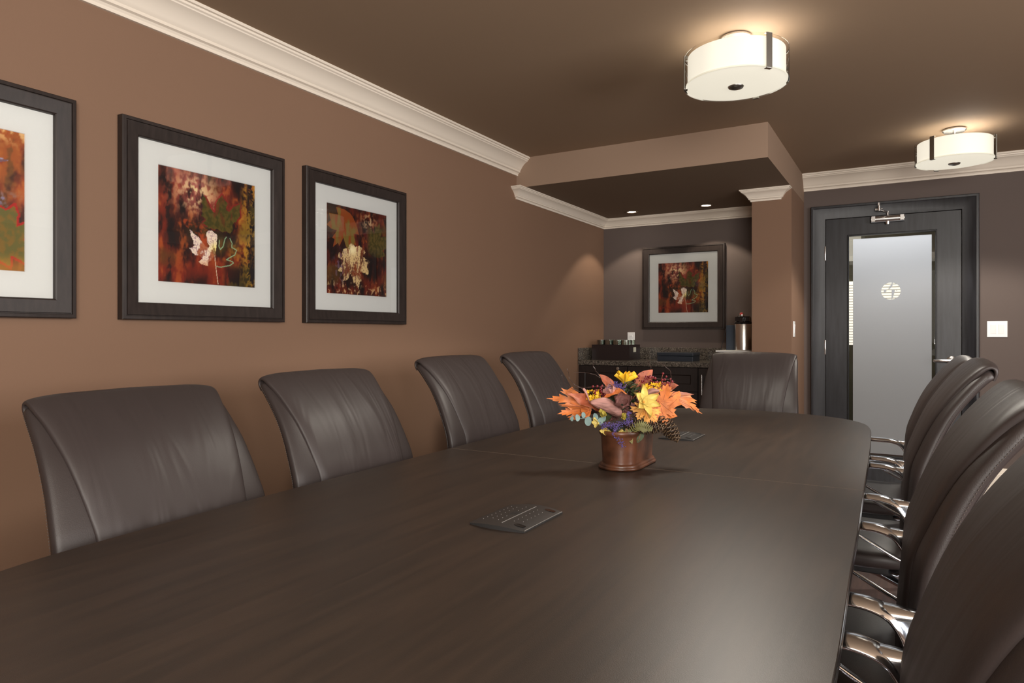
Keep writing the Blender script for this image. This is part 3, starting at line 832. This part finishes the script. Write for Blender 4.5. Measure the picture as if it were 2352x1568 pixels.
# ------------------------------------------------------------------ cabinets and counter
CTY = 5.46; CT = .978
M_bar = M_nickel
def cabinet(label, x0, x1, fronts):
    t = thing('base_cabinet', label, 'cabinet', (x0, CTY+.03, 0), 0, 'base cabinets under the granite counter'); w = x1-x0
    link('carcass', boxm((.0015, w-.0015, .005, .52, .10, CT-.042), (.0015, w-.0015, .05, .52, 0, .10)), M_cab, t)
    for kind, z0, z1, hw in fronts:
        bm = bmesh.new(); fw, fh = w-.006, z1-z0
        ringframe(bm, fw, fh, [(0, 0), (0, .019), (.055, .019), (.062, .012), (.062, 0)])
        box(bm, -(fw/2-.06), fw/2-.06, -.011, -.001, -(fh/2-.06), fh/2-.06)
        d = link(kind, bm, M_cab, t); d.location = (w/2, .003, (z0+z1)/2)
        if hw == 'knob':
            bm = bmesh.new(); lathe(bm, [(.0, 0), (.006, 0), (.006, .015), (.014, .020), (.014, .026), (0, .028)], 18)
            for v in bm.verts: v.co = Vector((v.co.x, -v.co.z-.018, v.co.y))
            o = link('knob', bm, M_bar, d, smooth=True); o.location = (w/2-.08, 0, fh/2-.018)
        elif hw:
            bm = bmesh.new()
            L = .075 if hw == 'h' else .08
            if hw == 'h':
                tube(bm, [(-L, -.048, 0), (L, -.048, 0)], .0055, 10)
                for s in (-1, 1): tube(bm, [(s*.05, -.018, 0), (s*.05, -.048, 0)], .004, 8)
            else:
                tube(bm, [(0, -.048, -L), (0, -.048, L)], .0055, 10)
                for s in (-1, 1): tube(bm, [(0, -.018, s*.05), (0, -.048, s*.05)], .004, 8)
            o = link('handle', bm, M_bar, d, smooth=True)
            o.location = (0, 0, 0) if hw == 'h' else (-w/2+.035, 0, fh/2-.13)
cabinet('dark wood base cabinet with a panelled door and round lock, against the left wall', XL, -2.045, [('door', .105, CT-.046, 'knob')])
cabinet('dark wood drawer cabinet in the middle under the granite counter', -2.045, -1.452, [('drawer', .745, CT-.046, 'h'), ('drawer', .43, .740, 'h'), ('drawer', .105, .425, 'h')])
cabinet('dark wood base cabinet with a long upright bar handle, beside the column', -1.452, CX0-.003, [('door', .105, CT-.046, 'v')])
ct = thing('granite_countertop', 'grey brown speckled granite countertop in the alcove', 'countertop', (0, 0, CT-.04))
link('slab', boxm((XL+.001, CX0-.001, CTY, YB-.001, 0, .04)), M_granite, ct, bevel=.004)
link('backsplash', boxm((XL+.02, CX0-.001, YB-.021, YB-.001, .0405, .147)), M_granite, ct, bevel=.002)
link('side_splash', boxm((XL+.001, XL+.0195, CTY+.002, YB-.001, .0405, .147)), M_granite, ct, bevel=.002)

# glass rack
bx = thing('glass_box', 'dark brown open box of glass tumblers on the counter', 'box', (-2.262, 5.76, CT))
bw, bd, bh = .352, .27, .134
link('box_body', boxm((-bw/2, bw/2, -bd/2, -bd/2+.008, 0, bh), (-bw/2, bw/2, bd/2-.008, bd/2, 0, bh), (-bw/2, -bw/2+.008, -bd/2+.008, bd/2-.008, 0, bh), (bw/2-.008, bw/2, -bd/2+.008, bd/2-.008, 0, bh), (-bw/2+.008, bw/2-.008, -bd/2+.008, bd/2-.008, 0.001, .077)), M_boxb, bx)
o = link('card', boxm((bw/2+.0003, bw/2+.0015, -.035, .03, .07, .112)), M_cream, bx); tag(o, 'small cream card on the box side')
bm = bmesh.new()
prof = [(.029, 0), (.031, .004), (.033, .03), (.034, .095), (.034, .098), (.031, .098), (.030, .03), (.027, .008), (0.001, .006)]
rings = [[(r*(1+.05*(k % 2))*math.cos(2*PI*k/20), r*(1+.05*(k % 2))*math.sin(2*PI*k/20), z) for k in range(20)] for r, z in prof]
loft(bm, rings)
tum = link('glass_tumbler', bm, M_tumbler); first = True
for j in range(3):
    for i in range(4):
        o = tum if first else tum.copy()
        if not first: col.objects.link(o)
        first = False
        o.location = (-2.262+(i-1.5)*.077, 5.76+(j-1)*.080, CT+.0785)
        tag(o, 'clear glass tumbler standing in the dark brown box', 'glass', 'tumblers in the dark brown box')
# black case
t = thing('storage_case', 'low black lidded case on the granite counter', 'case', (-1.70, 5.78, CT))
link('case_base', boxm((-.152, .152, -.11, .11, 0, .042)), M_navy, t, bevel=.003)
link('lid', boxm((-.155, .155, -.113, .113, .0445, .071)), M_navy, t, bevel=.003)
# riser with tray
t = thing('serving_riser', 'dark riser with a bright white top edge under the airpot', 'riser', (-1.19, 5.72, CT))
link('riser_body', boxm((-.13, .13, -.12, .12, 0, .085)), M_navy, t, bevel=.003)
link('riser_top', boxm((-.15, .15, -.14, .14, .0852, .0972)), mat('white_riser_top', (.85, .84, .82, 1), .25), t, bevel=.003)
TZ = CT+.0974
# folder
t = thing('menu_folder', 'navy blue folder standing upright beside the airpot', 'folder', (-1.25, 5.76, TZ))
link('cover', boxm((-.045, .055, -.004, .0, 0, .205), (-.045, .055, .006, .010, 0, .205)), mat('navy_cloth', (.03, .045, .07, 1), .6), t, bevel=.001)
bm = bmesh.new(); tube(bm, [(-.085, -.03, .003), (-.06, -.015, .10), (-.045, -.002, .20)], .0025, 6)
link('prop_wire', bm, M_black, t)
# airpot
t = thing('airpot', 'stainless steel airpot coffee dispenser with a black pump top', 'coffee dispenser', (-1.137, 5.66, TZ))
bm = bmesh.new(); lathe(bm, [(0, 0), (.064, 0), (.068, .006), (.068, .205), (.066, .212), (0, .212)], 40)
link('body', bm, M_steel, t, smooth=True, angle=30)
bm = bmesh.new(); lathe(bm, [(.0, .2125), (.070, .2125), (.072, .218), (.070, .226), (.060, .232), (.058, .262), (.052, .272), (.0, .274)], 36); box(bm, -.055, .055, -.055, -.02, .235, .268)
box(bm, -.014, .014, -.095, -.05, .222, .262)
link('pump_head', bm, M_blackg, t, smooth=True, angle=30)
bm = bmesh.new(); lathe(bm, [(0, .268), (.017, .270), (.021, .285), (.017, .302), (0, .306)], 20, (-.005, -.045, 0))
o = link('pump_button', bm, M_nickel, t, smooth=True)
bm = bmesh.new(); tube(bm, [(-.005, -.064, .292), (-.005, -.067, .294)], .011, 16)
link('button_badge', bm, mat('red_badge', (.5, .03, .03, 1), .4), o, smooth=True)
bm = bmesh.new(); tube(bm, smoothpath([(.071, 0, .215), (.082, 0, .19), (.080, 0, .12), (.070, 0, .08)], 12), .006, 8)
link('carry_handle', bm, M_blackg, t, smooth=True)

# ------------------------------------------------------------------ autumn flower arrangement
U = .00157
arr = thing('flower_arrangement', 'autumn silk flower arrangement with pine cones in a rusty brown oval planter', 'flower arrangement', (-.872, 2.335, .740), math.atan(909/1568))
M_pot = mat('rusty_copper_metal', (.085, .030, .014, 1), .34, spec=.6, var=.8, vscale=11, bump=.3, bscale=60)
M_orange = mat('orange_silk_leaf', (.62, .185, .045, 1), .6, var=.35, vscale=22, bump=.5, bscale=90)
M_amber = mat('amber_silk_leaf', (.75, .36, .08, 1), .6, var=.3, vscale=25, bump=.4, bscale=90)
M_rust = mat('rust_silk_leaf', (.36, .095, .045, 1), .6, var=.4, vscale=25, bump=.5, bscale=90)
M_yel = mat('golden_yellow_petal', (.90, .56, .03, 1), .5, var=.15, vscale=20)
M_pale = mat('pale_yellow_petal', (.82, .66, .20, 1), .5, var=.2, vscale=20)
M_mauve = mat('dusty_mauve_petal', (.20, .085, .075, 1), .6, var=.4, vscale=30, bump=.6, bscale=120)
M_husk = mat('pink_brown_husk', (.42, .21, .18, 1), .6, var=.5, vscale=14, vstretch=(.6, 4, 5), bump=.9, bscale=60, stretch=(.5, 4, 6))
M_berry = mat('dark_red_berry', (.15, .014, .020, 1), .3, var=.4, vscale=30)
M_lav = mat('violet_lavender', (.11, .075, .26, 1), .7, var=.4, vscale=60)
M_euc = mat('blue_green_leaf', (.20, .30, .29, 1), .55, var=.2, vscale=30)
M_fern = mat('olive_fern', (.17, .16, .05, 1), .6, var=.25, vscale=40)
M_green = mat('dark_green_leaf', (.035, .05, .015, 1), .6, var=.3, vscale=30)
M_cone = mat('brown_cone_scale', (.045, .025, .014, 1), .6, var=.4, vscale=60)
M_tip = mat('tan_cone_tip', (.17, .105, .055, 1), .6)
M_twig = mat('dark_brown_twig', (.045, .025, .020, 1), .4)
M_moss = mat('dark_moss', (.02, .022, .010, 1), .9)
def A(i, j, d=0): return Vector((i*U, d, j*U))
# planter
def stad(r, s, z, n=18):
    pts = []
    for k in range(n+1):
        a = PI*k/n; pts.append((r*math.cos(a), s+r*math.sin(a), z))
    for k in range(n+1):
        a = PI+PI*k/n; pts.append((r*math.cos(a), -s+r*math.sin(a), z))
    return pts
bm = bmesh.new()
prof = [(.068, 0), (.074, .002), (.076, .006), (.075, .010), (.071, .012), (.071, .016), (.068, .020), (.062, .022), (.0615, .03), (.064, .07), (.066, .112), (.069, .117), (.073, .122), (.0745, .128), (.073, .133), (.069, .135), (.066, .132), (.063, .112), (.060, .06)]
loft(bm, [stad(r, .076, z) for r, z in prof])
pot = link('planter', bm, M_pot, arr, smooth=True, angle=50); pot.rotation_euler = (0, 0, -math.atan(909/1568))
bm = bmesh.new()
for q in range(9):
    r = .062*math.cos(q/8*PI/2)+.001; z = .115+.035*math.sin(q/8*PI/2)
    V = stad(r, .074*(1-.25*q/8), z)
    if q == 0: rg = []
    rg.append([(x+.003*noise.noise(Vector((x*60, y*60, z*60))), y, z+.006*noise.noise(Vector((x*50, y*50, 3)))) for x, y, z in V])
loft(bm, rg)
ms = link('moss', bm, M_moss, arr, smooth=True); ms.rotation_euler = pot.rotation_euler

def orient(base, tipdir, normal):
    y = Vector(tipdir).normalized(); z = Vector(normal); z = (z-y*z.dot(y)).normalized(); x = y.cross(z)
    m = Matrix((x, y, z)).transposed().to_4x4(); m.translation = base
    return m
MAPLE = [(0,1.0),(.05,.86),(.13,.88),(.11,.74),(.20,.76),(.11,.56),(.21,.62),(.30,.76),(.33,.67),(.45,.74),(.42,.60),(.54,.52),(.42,.45),(.36,.38),(.24,.28),(.38,.27),(.50,.20),(.38,.12),(.26,.06),(.04,0)]
OVAL = [(0,1.0),(.08,.88),(.17,.70),(.22,.50),(.20,.30),(.12,.12),(.02,0)]
def leafmesh(half, size, curl, fold, seed, wid=1):
    P = half+[(-x, y) for x, y in reversed(half[1:])]
    bm = bmesh.new()
    f = bm.faces.new([bm.verts.new((x*size*wid, y*size, 0)) for x, y in P])
    bmesh.ops.triangulate(bm, faces=[f])
    bmesh.ops.subdivide_edges(bm, edges=bm.edges[:], cuts=2, use_grid_fill=True)
    for v in bm.verts:
        x, y = v.co.x/size, v.co.y/size
        v.co.z = size*(curl*(y-.3)**2*(1 if y > .3 else .2) + fold*abs(x) + .07*noise.noise(Vector((x*4, y*4, seed))) + .02*math.cos(y*20+seed)*abs(x))
    return bm
def leaf(name, base, tip, normal, m, half=MAPLE, curl=-.5, fold=.15, seed=1, wid=1, label=None):
    base, tip = Vector(base), Vector(tip); d = tip-base
    bm = leafmesh(half, d.length, curl, fold, seed, wid)
    bmesh.ops.transform(bm, matrix=orient(base, d, normal), verts=bm.verts)
    bmesh.ops.recalc_face_normals(bm, faces=bm.faces)
    o = link(name, bm, m, arr, smooth=True, angle=180)
    # mid rib and side veins
    M = orient(base, d, normal); L = d.length
    bm = bmesh.new()
    def sf(x, y): return Vector((x*L*wid, y*L, L*(curl*(y-.3)**2*(1 if y > .3 else .2)+fold*abs(x)+.07*noise.noise(Vector((x*wid*4, y*4, seed))))+.0006))
    tube(bm, [M @ sf(0, t/8) for t in range(8)], [.0011-.0001*t for t in range(8)], 5)
    if half is MAPLE:
        for s in (-1, 1):
            tube(bm, [M @ sf(s*t*.36/5, .02+t*.60/5) for t in range(6)], .0006, 4)
            tube(bm, [M @ sf(s*t*.38/5, .02+t*.18/5) for t in range(6)], .0005, 4)
    link('vein', bm, M_rust if m is not M_rust else M_amber, o)
    if label: o['label'] = label
    return o
leaf('maple_leaf', A(-85, 128, -.03), A(-182, 166, -.05), (.25, -.6, .75), M_orange, curl=-.35, fold=.25, seed=1, wid=.72)
leaf('maple_leaf', A(-88, 126, -.045), A(-164, 124, -.07), (-.1, -.8, .6), M_orange, curl=-.2, fold=.3, seed=5, wid=.62)
leaf('maple_leaf', A(-62, 124, -.05), A(-140, 170, -.06), (.5, -.6, .7), M_rust, half=OVAL, curl=-.2, fold=.25, seed=2)
leaf('maple_leaf', A(62, 108, -.05), A(92, 192, -.02), (-.1, -1, .1), M_orange, curl=-.25, fold=.15, seed=9, wid=.85)
leaf('maple_leaf', A(62, 150, -.055), A(78, 96, -.085), (.1, -.95, .3), M_orange, half=MAPLE, curl=-.2, fold=.12, seed=4)
leaf('maple_leaf', A(96, 156, .0), A(171, 128, -.03), (.3, -.6, .75), M_orange, curl=-.35, fold=.2, seed=3, wid=.6)
leaf('maple_leaf', A(92, 150, .03), A(156, 162, .02), (.1, -.5, .9), M_rust, half=OVAL, curl=-.1, fold=.15, seed=8)
leaf('maple_leaf', A(30, 138, -.095), A(8, 112, -.115), (0, -.8, .6), M_amber, curl=-.2, fold=.1, seed=6, wid=1.5)
leaf('maple_leaf', A(26, 134, -.10), A(52, 106, -.12), (.1, -.8, .6), M_amber, curl=-.1, fold=.12, seed=7, wid=1.3)
leaf('maple_leaf', A(18, 176, .02), A(62, 216, .03), (.2, -.9, .3), M_rust, half=OVAL, curl=-.1, fold=.2, seed=11, wid=1.25)
leaf('maple_leaf', A(-6, 164, -.06), A(-56, 176, -.08), (.1, -.35, .9), M_orange, half=OVAL, curl=-.9, fold=.3, seed=12, wid=1.3)
leaf('maple_leaf', A(-30, 168, -.01), A(-70, 206, -.02), (.2, -.8, .5), M_rust, half=OVAL, curl=.2, fold=.5, seed=13)
leaf('maple_leaf', A(60, 168, .02), A(120, 178, .02), (0, -.7, .7), M_rust, half=OVAL, curl=.1, fold=.5, seed=14)
leaf('maple_leaf', A(40, 120, -.06), A(46, 84, -.10), (.2, -.9, .2), M_rust, half=OVAL, curl=-.1, fold=.3, seed=15)
leaf('maple_leaf', A(86, 146, .05), A(112, 178, .08), (-.2, -.8, .4), M_orange, curl=-.2, fold=.1, seed=16)
for q, (i0, j0, i1, j1, d) in enumerate([(-40, 120, -78, 104, -.05), (0, 95, -22, 122, -.05), (20, 88, 10, 60, -.10), (-20, 160, -52, 186, .03), (30, 160, 6, 190, .04), (50, 140, 84, 160, .05), (-10, 150, -28, 120, -.03), (14, 168, 44, 176, -.01), (-30, 140, -58, 150, .0), (40, 130, 70, 112, -.01), (-12, 178, 2, 192, -.02), (4, 176, 20, 186, -.02)]):
    leaf('green_leaf', A(i0, j0, d), A(i1, j1, d-.01), (.2*math.sin(q), -.8, .5), M_green, half=OVAL, curl=-.2, fold=.2, seed=20+q, wid=1.3)

def petal_bm(L, W, cup, tipc, seed):
    bm = bmesh.new(); n, k = 8, 4; V = []
    for i in range(n+1):
        t = i/n; w = W/2*max(.02, math.sin(PI*min(1, .10+t*.90)))**.8*(1-.1*t)
        V.append([bm.verts.new(((j/k*2-1)*w, t*L, cup*L*((j/k*2-1)**2)*.35+tipc*L*t*t+.03*L*noise.noise(Vector((t*3, j, seed))))) for j in range(k+1)])
    for i in range(n):
        for j in range(k): bm.faces.new((V[i][j], V[i][j+1], V[i+1][j+1], V[i+1][j]))
    return bm
def flower(name, pos, axis, n, L, W, cone, m, cm, cr=.010, cup=.8, tipc=-.2, jit=.2, label=None):
    t = bpy.data.objects.new(name, None); col.objects.link(t); t.parent = arr; t.location = pos
    z = Vector(axis).normalized(); t.rotation_euler = z.to_track_quat('Z', 'Y').to_euler()
    if label: t['label'] = label
    for k in range(n):
        bm = petal_bm(L*random.uniform(1-jit, 1+jit*.4), W*random.uniform(.85, 1.1), cup, tipc, k*3.1)
        o = link('petal', bm, m, t, smooth=True, angle=180)
        o.rotation_euler = (Matrix.Rotation(2*PI*k/n+random.uniform(-.12, .12), 4, 'Z') @ Matrix.Rotation(R(90-cone)+random.uniform(-.15, .15), 4, 'X')).to_euler()
    bm = bmesh.new()
    for k in range(40):
        a = k*2.4; r = cr*math.sqrt(k/40)
        bmesh.ops.create_icosphere(bm, subdivisions=1, radius=cr*.22, matrix=Matrix.Translation((r*math.cos(a), r*math.sin(a), .003+cr*.5*(1-(r/cr)**2))))
    link('flower_center', bm, cm, t, smooth=True)
    return t
flower('sunflower', A(-8, 182, -.01), (.05, -.15, 1), 12, .060, .023, 42, M_yel, M_moss, .012, .7, -.10, label='golden yellow flower at the top')
flower('daisy_flower', A(24, 148, -.09), (.3, -.95, .25), 6, .064, .032, 68, M_pale, M_amber, .007, .7, .02, label='pale yellow flower facing the camera')
flower('mauve_blossom', A(-22, 140, -.085), (-.1, -.85, .55), 6, .050, .042, 60, M_mauve, M_moss, .006, 1.0, .15, label='dusty mauve open blossom')
flower('mauve_blossom', A(-40, 162, -.045), (-.5, -.6, .7), 5, .042, .034, 50, M_husk, M_moss, .005, 1.0, .25)
flower('yellow_blossom', A(-74, 102, -.09), (-.8, -.5, .1), 4, .026, .020, 60, M_pale, M_yel, .003, .9, .1)
flower('yellow_blossom', A(-60, 88, -.10), (-.2, -.9, -.2), 4, .024, .022, 65, M_pale, M_yel, .003, .9, .1)
flower('yellow_blossom', A(-28, 88, -.115), (.1, -.9, -.4), 4, .026, .020, 45, M_pale, M_yel, .003, .9, .1)
flower('yellow_blossom', A(-62, 118, -.10), (-.4, -.6, .6), 5, .038, .020, 30, mat('olive_yellow_petal', (.45, .36, .06, 1), .5), M_yel, .003, .9, .2)
flower('yellow_blossom', A(-22, 112, -.11), (.1, -.6, .8), 4, .026, .014, 30, MATS['olive_yellow_petal'], M_yel, .003, .9, .2)
# husk
def husk(i0, j0, i1, j1, r0, d, seed):
    bm = bmesh.new(); rings = []; a, b = A(i0, j0, d), A(i1, j1, d-.01); n = 22
    for i in range(n+1):
        t = i/n; c = a.lerp(b, t)+Vector((0, 0, .010*math.sin(t*PI)))
        w = r0*(math.sin(PI*min(1, t*.9+.08))**.6)*(1-.35*t)+.001
        rings.append([c+Vector((0, math.cos(2*PI*k/26)*w*.8, math.sin(2*PI*k/26)*w))*(1+.30*noise.noise(Vector((t*2, k*1.3, seed)))+.12*math.sin(k*3+t*5)) for k in range(26)])
    loft(bm, rings); return link('dried_husk', bm, M_husk, arr, smooth=True, angle=180)
husk(-22, 122, -92, 148, .026, -.08, 1); husk(-92, 146, -108, 176, .009, -.06, 2)
husk(26, 158, 62, 172, .010, -.07, 3)
# blossom clusters
def cluster(i, j, d, ri, rj, n, m, s, name='blossom_cluster'):
    bm = bmesh.new()
    for k in range(n):
        p = A(i+random.uniform(-ri, ri), j+random.uniform(-rj, rj), d+random.uniform(-.02, .01))
        M = Matrix.Translation(p) @ Matrix.Rotation(random.uniform(0, 6), 4, Vector((random.uniform(-1, 1), random.uniform(-1, 1), random.uniform(-1, 1))).normalized())
        vs = [bm.verts.new(M @ Vector((s*math.cos(2*PI*q/8)*(1 if q % 2 else .6), s*math.sin(2*PI*q/8)*(1 if q % 2 else .6), .3*s*(q % 2)))) for q in range(8)]
        c = bm.verts.new(M @ Vector((0, 0, 0)))
        for q in range(8): bm.faces.new((vs[q], vs[(q+1) % 8], c))
    o = link(name, bm, m, arr); o['kind'] = 'stuff'; return o
cluster(-82, 160, -.04, 17, 11, 55, M_yel, .007); cluster(54, 178, -.03, 18, 9, 60, M_yel, .007)
cluster(-4, 126, -.03, 70, 26, 150, M_mauve, .011, 'dried_foliage')
cluster(20, 158, .02, 60, 20, 90, M_green, .011, 'dark_foliage')
# berries
bsrc = None
def berries(stem, pts, d):
    global bsrc
    bm = bmesh.new(); tube(bm, [A(i, j, d+.01) for i, j in stem], [.0014]*(len(stem)-1)+[.0007], 6)
    s = link('berry_sprig', bm, M_rust, arr)
    for i, j in pts:
        if bsrc is None:
            bm = bmesh.new(); bmesh.ops.create_icosphere(bm, subdivisions=2, radius=.0048)
            bsrc = link('berry', bm, M_berry, s, smooth=True); o = bsrc
        else:
            o = bsrc.copy(); col.objects.link(o); o.parent = s
        o.location = A(i, j, d+random.uniform(-.008, .008)); q = random.uniform(.85, 1.15); o.scale = (q, q, q)
berries([(30, 160), (60, 182), (78, 190), (82, 208)], [(81, 208), (88, 201), (85, 194), (90, 188), (99, 195), (101, 190), (94, 186), (79, 187), (85, 182), (96, 182), (78, 194)], .0)
random.seed(3)
berries([(10, 150), (30, 180), (62, 200)], [(22+40*random.random(), 174+30*random.random()) for _ in range(26)]+[(24, 202), (60, 198), (64, 190), (56, 200)], -.02)
berries([(20, 150), (34, 166)], [(20+22*random.random(), 158+16*random.random()) for _ in range(14)], -.045)
berries([(-40, 140), (-70, 172)], [(-84+24*random.random(), 164+18*random.random()) for _ in range(16)]+[(-68+12*random.random(), 148+16*random.random()) for _ in range(10)], -.045)
# lavender
def lavender(path, d, r, n, seed):
    random.seed(seed); bm = bmesh.new(); P = smoothpath([(i, j) for i, j in path], 40)
    tube(bm, [A(i, j, d) for i, j in P[::5]], .0008, 5)
    for k in range(n):
        i, j = P[random.randrange(41)]
        p = A(i, j, d)+Vector((random.gauss(0, r), random.gauss(0, r*.6), random.gauss(0, r)))
        bmesh.ops.create_icosphere(bm, subdivisions=1, radius=random.uniform(.0012, .0024), matrix=Matrix.Translation(p))
    link('lavender_sprig', bm, M_lav, arr)
lavender([(-46, 172), (-30, 182), (-14, 178)], -.045, .008, 170, 1)
lavender([(-4, 108), (-30, 102), (-56, 100), (-66, 96)], -.125, .0065, 190, 2)
lavender([(-36, 100), (-44, 82), (-32, 70), (-24, 54)], -.13, .0045, 130, 3)
lavender([(-10, 128), (-14, 106)], -.115, .004, 60, 4)
# eucalyptus
bm = bmesh.new(); tube(bm, [A(*p) for p in ((-60, 112, -.06), (-90, 112, -.08), (-115, 112, -.09), (-134, 120, -.09))], .0009, 5)
st = link('eucalyptus_sprig', bm, M_euc, arr)
for i, j, r in ((-97, 106, 9.5), (-121, 114, 7), (-80, 114, 8), (-133, 112, 5), (-70, 106, 8), (-108, 120, 6), (-62, 112, 7)):
    bm = bmesh.new(); c = A(i, j, -.085+.01*math.sin(i)); M = Matrix.Translation(c) @ Matrix.Rotation(.5*math.sin(j), 4, 'Z') @ Matrix.Rotation(R(78), 4, 'X')
    V = [bm.verts.new(M @ Vector((r*U*.82*math.cos(2*PI*q/18), r*U*1.1*math.sin(2*PI*q/18), .002*math.cos(4*PI*q/18)))) for q in range(18)]; bm.faces.new(V)
    link('round_leaf', bm, M_euc, st, smooth=True)
# fern
bm = bmesh.new(); P = [A(-10, 80, -.12), A(4, 96, -.135), A(20, 98, -.14), A(38, 92, -.14)]; P = [Vector(q) for q in smoothpath(P, 16)]
tube(bm, P, .0008, 5)
for k, p in enumerate(P[1:-1]):
    t = (P[k+2]-P[k]).normalized(); L = .020*math.sin(PI*(.12+.85*(k+1)/16))+.003
    for s in (-1, 1):
        up = Vector((-t.z, 0, t.x))*s; q = p+up*L+t*L*.4; w = t*.0016
        bm.faces.new([bm.verts.new(v) for v in (p-w, p+up*L*.5-w*1.2+t*L*.15, q, p+up*L*.5+w*1.2+t*L*.25, p+w)])
link('fern_frond', bm, M_fern, arr)
leaf('green_leaf', A(-16, 92, -.11), A(-4, 60, -.13), (0, -.9, .3), M_fern, half=OVAL, curl=-.1, fold=.2, seed=41)
# pine cones
def cone(a, b, r, seed):
    random.seed(seed); a, b = Vector(a), Vector(b); ax = (b-a); L = ax.length; ax.normalize()
    u = ax.cross(Vector((0, 1, 0))).normalized(); v = ax.cross(u)
    bm = bmesh.new(); tube(bm, [a, a.lerp(b, .5), b], [r*.4, r*.5, r*.15], 8)
    n = 78
    for k in range(n):
        t = k/n; an = k*2.39996; rr = r*math.sin(PI*(.14+.80*t))**.75
        d = u*math.cos(an)+v*math.sin(an); s = d.cross(ax); p = a+ax*(t*L)
        w = .0085*(.6+.6*rr/r); tip = p+d*rr+ax*(.006-.004*t)
        q0 = [p-ax*.004+d*rr*.25-s*w*.3, p+d*rr*.25+s*w*.3, tip+s*w-d*.002, tip+ax*.003, tip-s*w-d*.002]
        th = -ax*.0022
        V = [bm.verts.new(x) for x in q0]; W = [bm.verts.new(x+th) for x in q0]
        bm.faces.new(V).material_index = 0; bm.faces.new(list(reversed(W)))
        for i in range(5):
            f = bm.faces.new((V[i], V[(i+1) % 5], W[(i+1) % 5], W[i])); f.material_index = 1 if i in (2, 3) else 0
    return link('pine_cone', bm, [M_cone, M_tip], arr)
cone(A(-14, 98, -.085), A(66, 92, -.115), .027, 1)
cone(A(60, 116, -.06), A(105, 62, -.07), .030, 2)
# twigs
for T, d in (([(-50, 150), (-90, 158), (-120, 171), (-145, 186), (-152, 206)], -.02), ([(-60, 158), (-100, 172), (-130, 190), (-141, 221)], -.04), ([(-40, 176), (-66, 200), (-90, 209), (-122, 211)], 0),
             ([(-30, 170), (-60, 200), (-74, 218), (-77, 234)], .03), ([(40, 170), (56, 205), (57, 222), (48, 241)], .04), ([(60, 176), (96, 184), (103, 200), (94, 220), (68, 236)], .02), ([(-36, 180), (-70, 180), (-100, 179), (-124, 178)], -.05),
             ([(10, 180), (24, 196), (17, 208)], .02), ([(24, 180), (34, 200), (40, 210)], .03), ([(90, 160), (104, 176), (112, 190)], .03), ([(86, 120), (98, 122), (104, 112)], -.02)):
    bm = bmesh.new(); P = smoothpath([(i, j) for i, j in T], 18); tube(bm, [A(i+1.2*math.sin(k*1.7), j, d+.006*math.sin(k)) for k, (i, j) in enumerate(P)], [.0018-.00006*k for k in range(19)], 6)
    link('twig', bm, M_twig, arr, smooth=True)
bm = bmesh.new(); bmesh.ops.create_icosphere(bm, subdivisions=2, radius=.005, matrix=Matrix.Translation(A(104, 113, -.02))); link('rose_hip', bm, M_berry, arr, smooth=True)
# ------------------------------------------------------------------ lights
def area(name, loc, target, sx, sy, power, color):
    l = bpy.data.lights.new(name, 'AREA'); l.shape = 'RECTANGLE'; l.size = sx; l.size_y = sy; l.energy = power; l.color = color
    o = bpy.data.objects.new(name, l); col.objects.link(o); o.location = loc
    o.rotation_euler = (Vector(target)-Vector(loc)).to_track_quat('-Z', 'Y').to_euler()
    return o
area('assumed_bounce_fill', (1.2, -1.2, 1.6), (.2, 1.6, 2.6), 1.6, 1.2, 150, (1, .95, .88))  # unseen uplight added to brighten the ceiling, a bounce flash is assumed
area('added_overhead_fill', (-.1, -.9, 2.46), (-.1, -.9, 0), 2.0, 1.6, 26, (1, .92, .80))  # unseen overhead fill added behind the camera, without a fixture
area('assumed_right_fill', (3.1, 1.4, 1.6), (-2.5, 1.6, 1.2), 3.0, 1.5, 160, (1, .96, .93))  # unseen daylight assumed from the right, no window built in that wall
area('rear_fill_light', (1.0, -2.8, 1.6), (-.8, 5, 1.3), 2.6, 1.6, 14, (1, .95, .90))  # unseen fill added behind the camera, no window there
area('corridor_wall_fill', (-1.3, 7.1, 2.40), (-1.0, 8.0, 2.1), .6, .2, 9, (1, .97, .92))  # added to brighten the upper corridor wall, no fixture
area('assumed_corridor_fill', (-.1, 6.50, 2.42), (-.1, 6.45, 0), 1.4, .3, 14, (.97, .98, 1))  # assumed near the corridor ceiling to backlight the frosted film, no fixture
for x, y in ((-.646, 3.053), (.254, 5.122)):
    l = bpy.data.lights.new('lamp_bulb', 'POINT'); l.energy = 2.6; l.shadow_soft_size = .08; l.color = (1, .95, .88)
    o = bpy.data.objects.new('lamp_bulb', l); col.objects.link(o); o.location = (x+.06, y, 2.385)
    l = bpy.data.lights.new('lamp_down_light', 'SPOT'); l.energy = 110; l.spot_size = R(130); l.spot_blend = .2; l.shadow_soft_size = .17; l.color = (1, .93, .82)
    o = bpy.data.objects.new('lamp_down_light', l); col.objects.link(o); o.location = (x, y, 2.26)
w = bpy.data.worlds.new('world'); sc.world = w; w.use_nodes = True
w.node_tree.nodes['Background'].inputs[0].default_value = (.5, .48, .45, 1); w.node_tree.nodes['Background'].inputs[1].default_value = .15

# ------------------------------------------------------------------ camera
cam = bpy.data.cameras.new('camera'); cam.sensor_width = 36; cam.lens = 24.0; cam.shift_y = -18/2352; cam.clip_start = .02
co = bpy.data.objects.new('camera', cam); col.objects.link(co)
co.location = (0, 0, 1.21); co.rotation_euler = (R(90), 0, math.atan(909/1568))
sc.camera = co
sc.view_settings.view_transform = 'Standard'
sc.view_settings.look = 'None'
sc.view_settings.exposure = 0
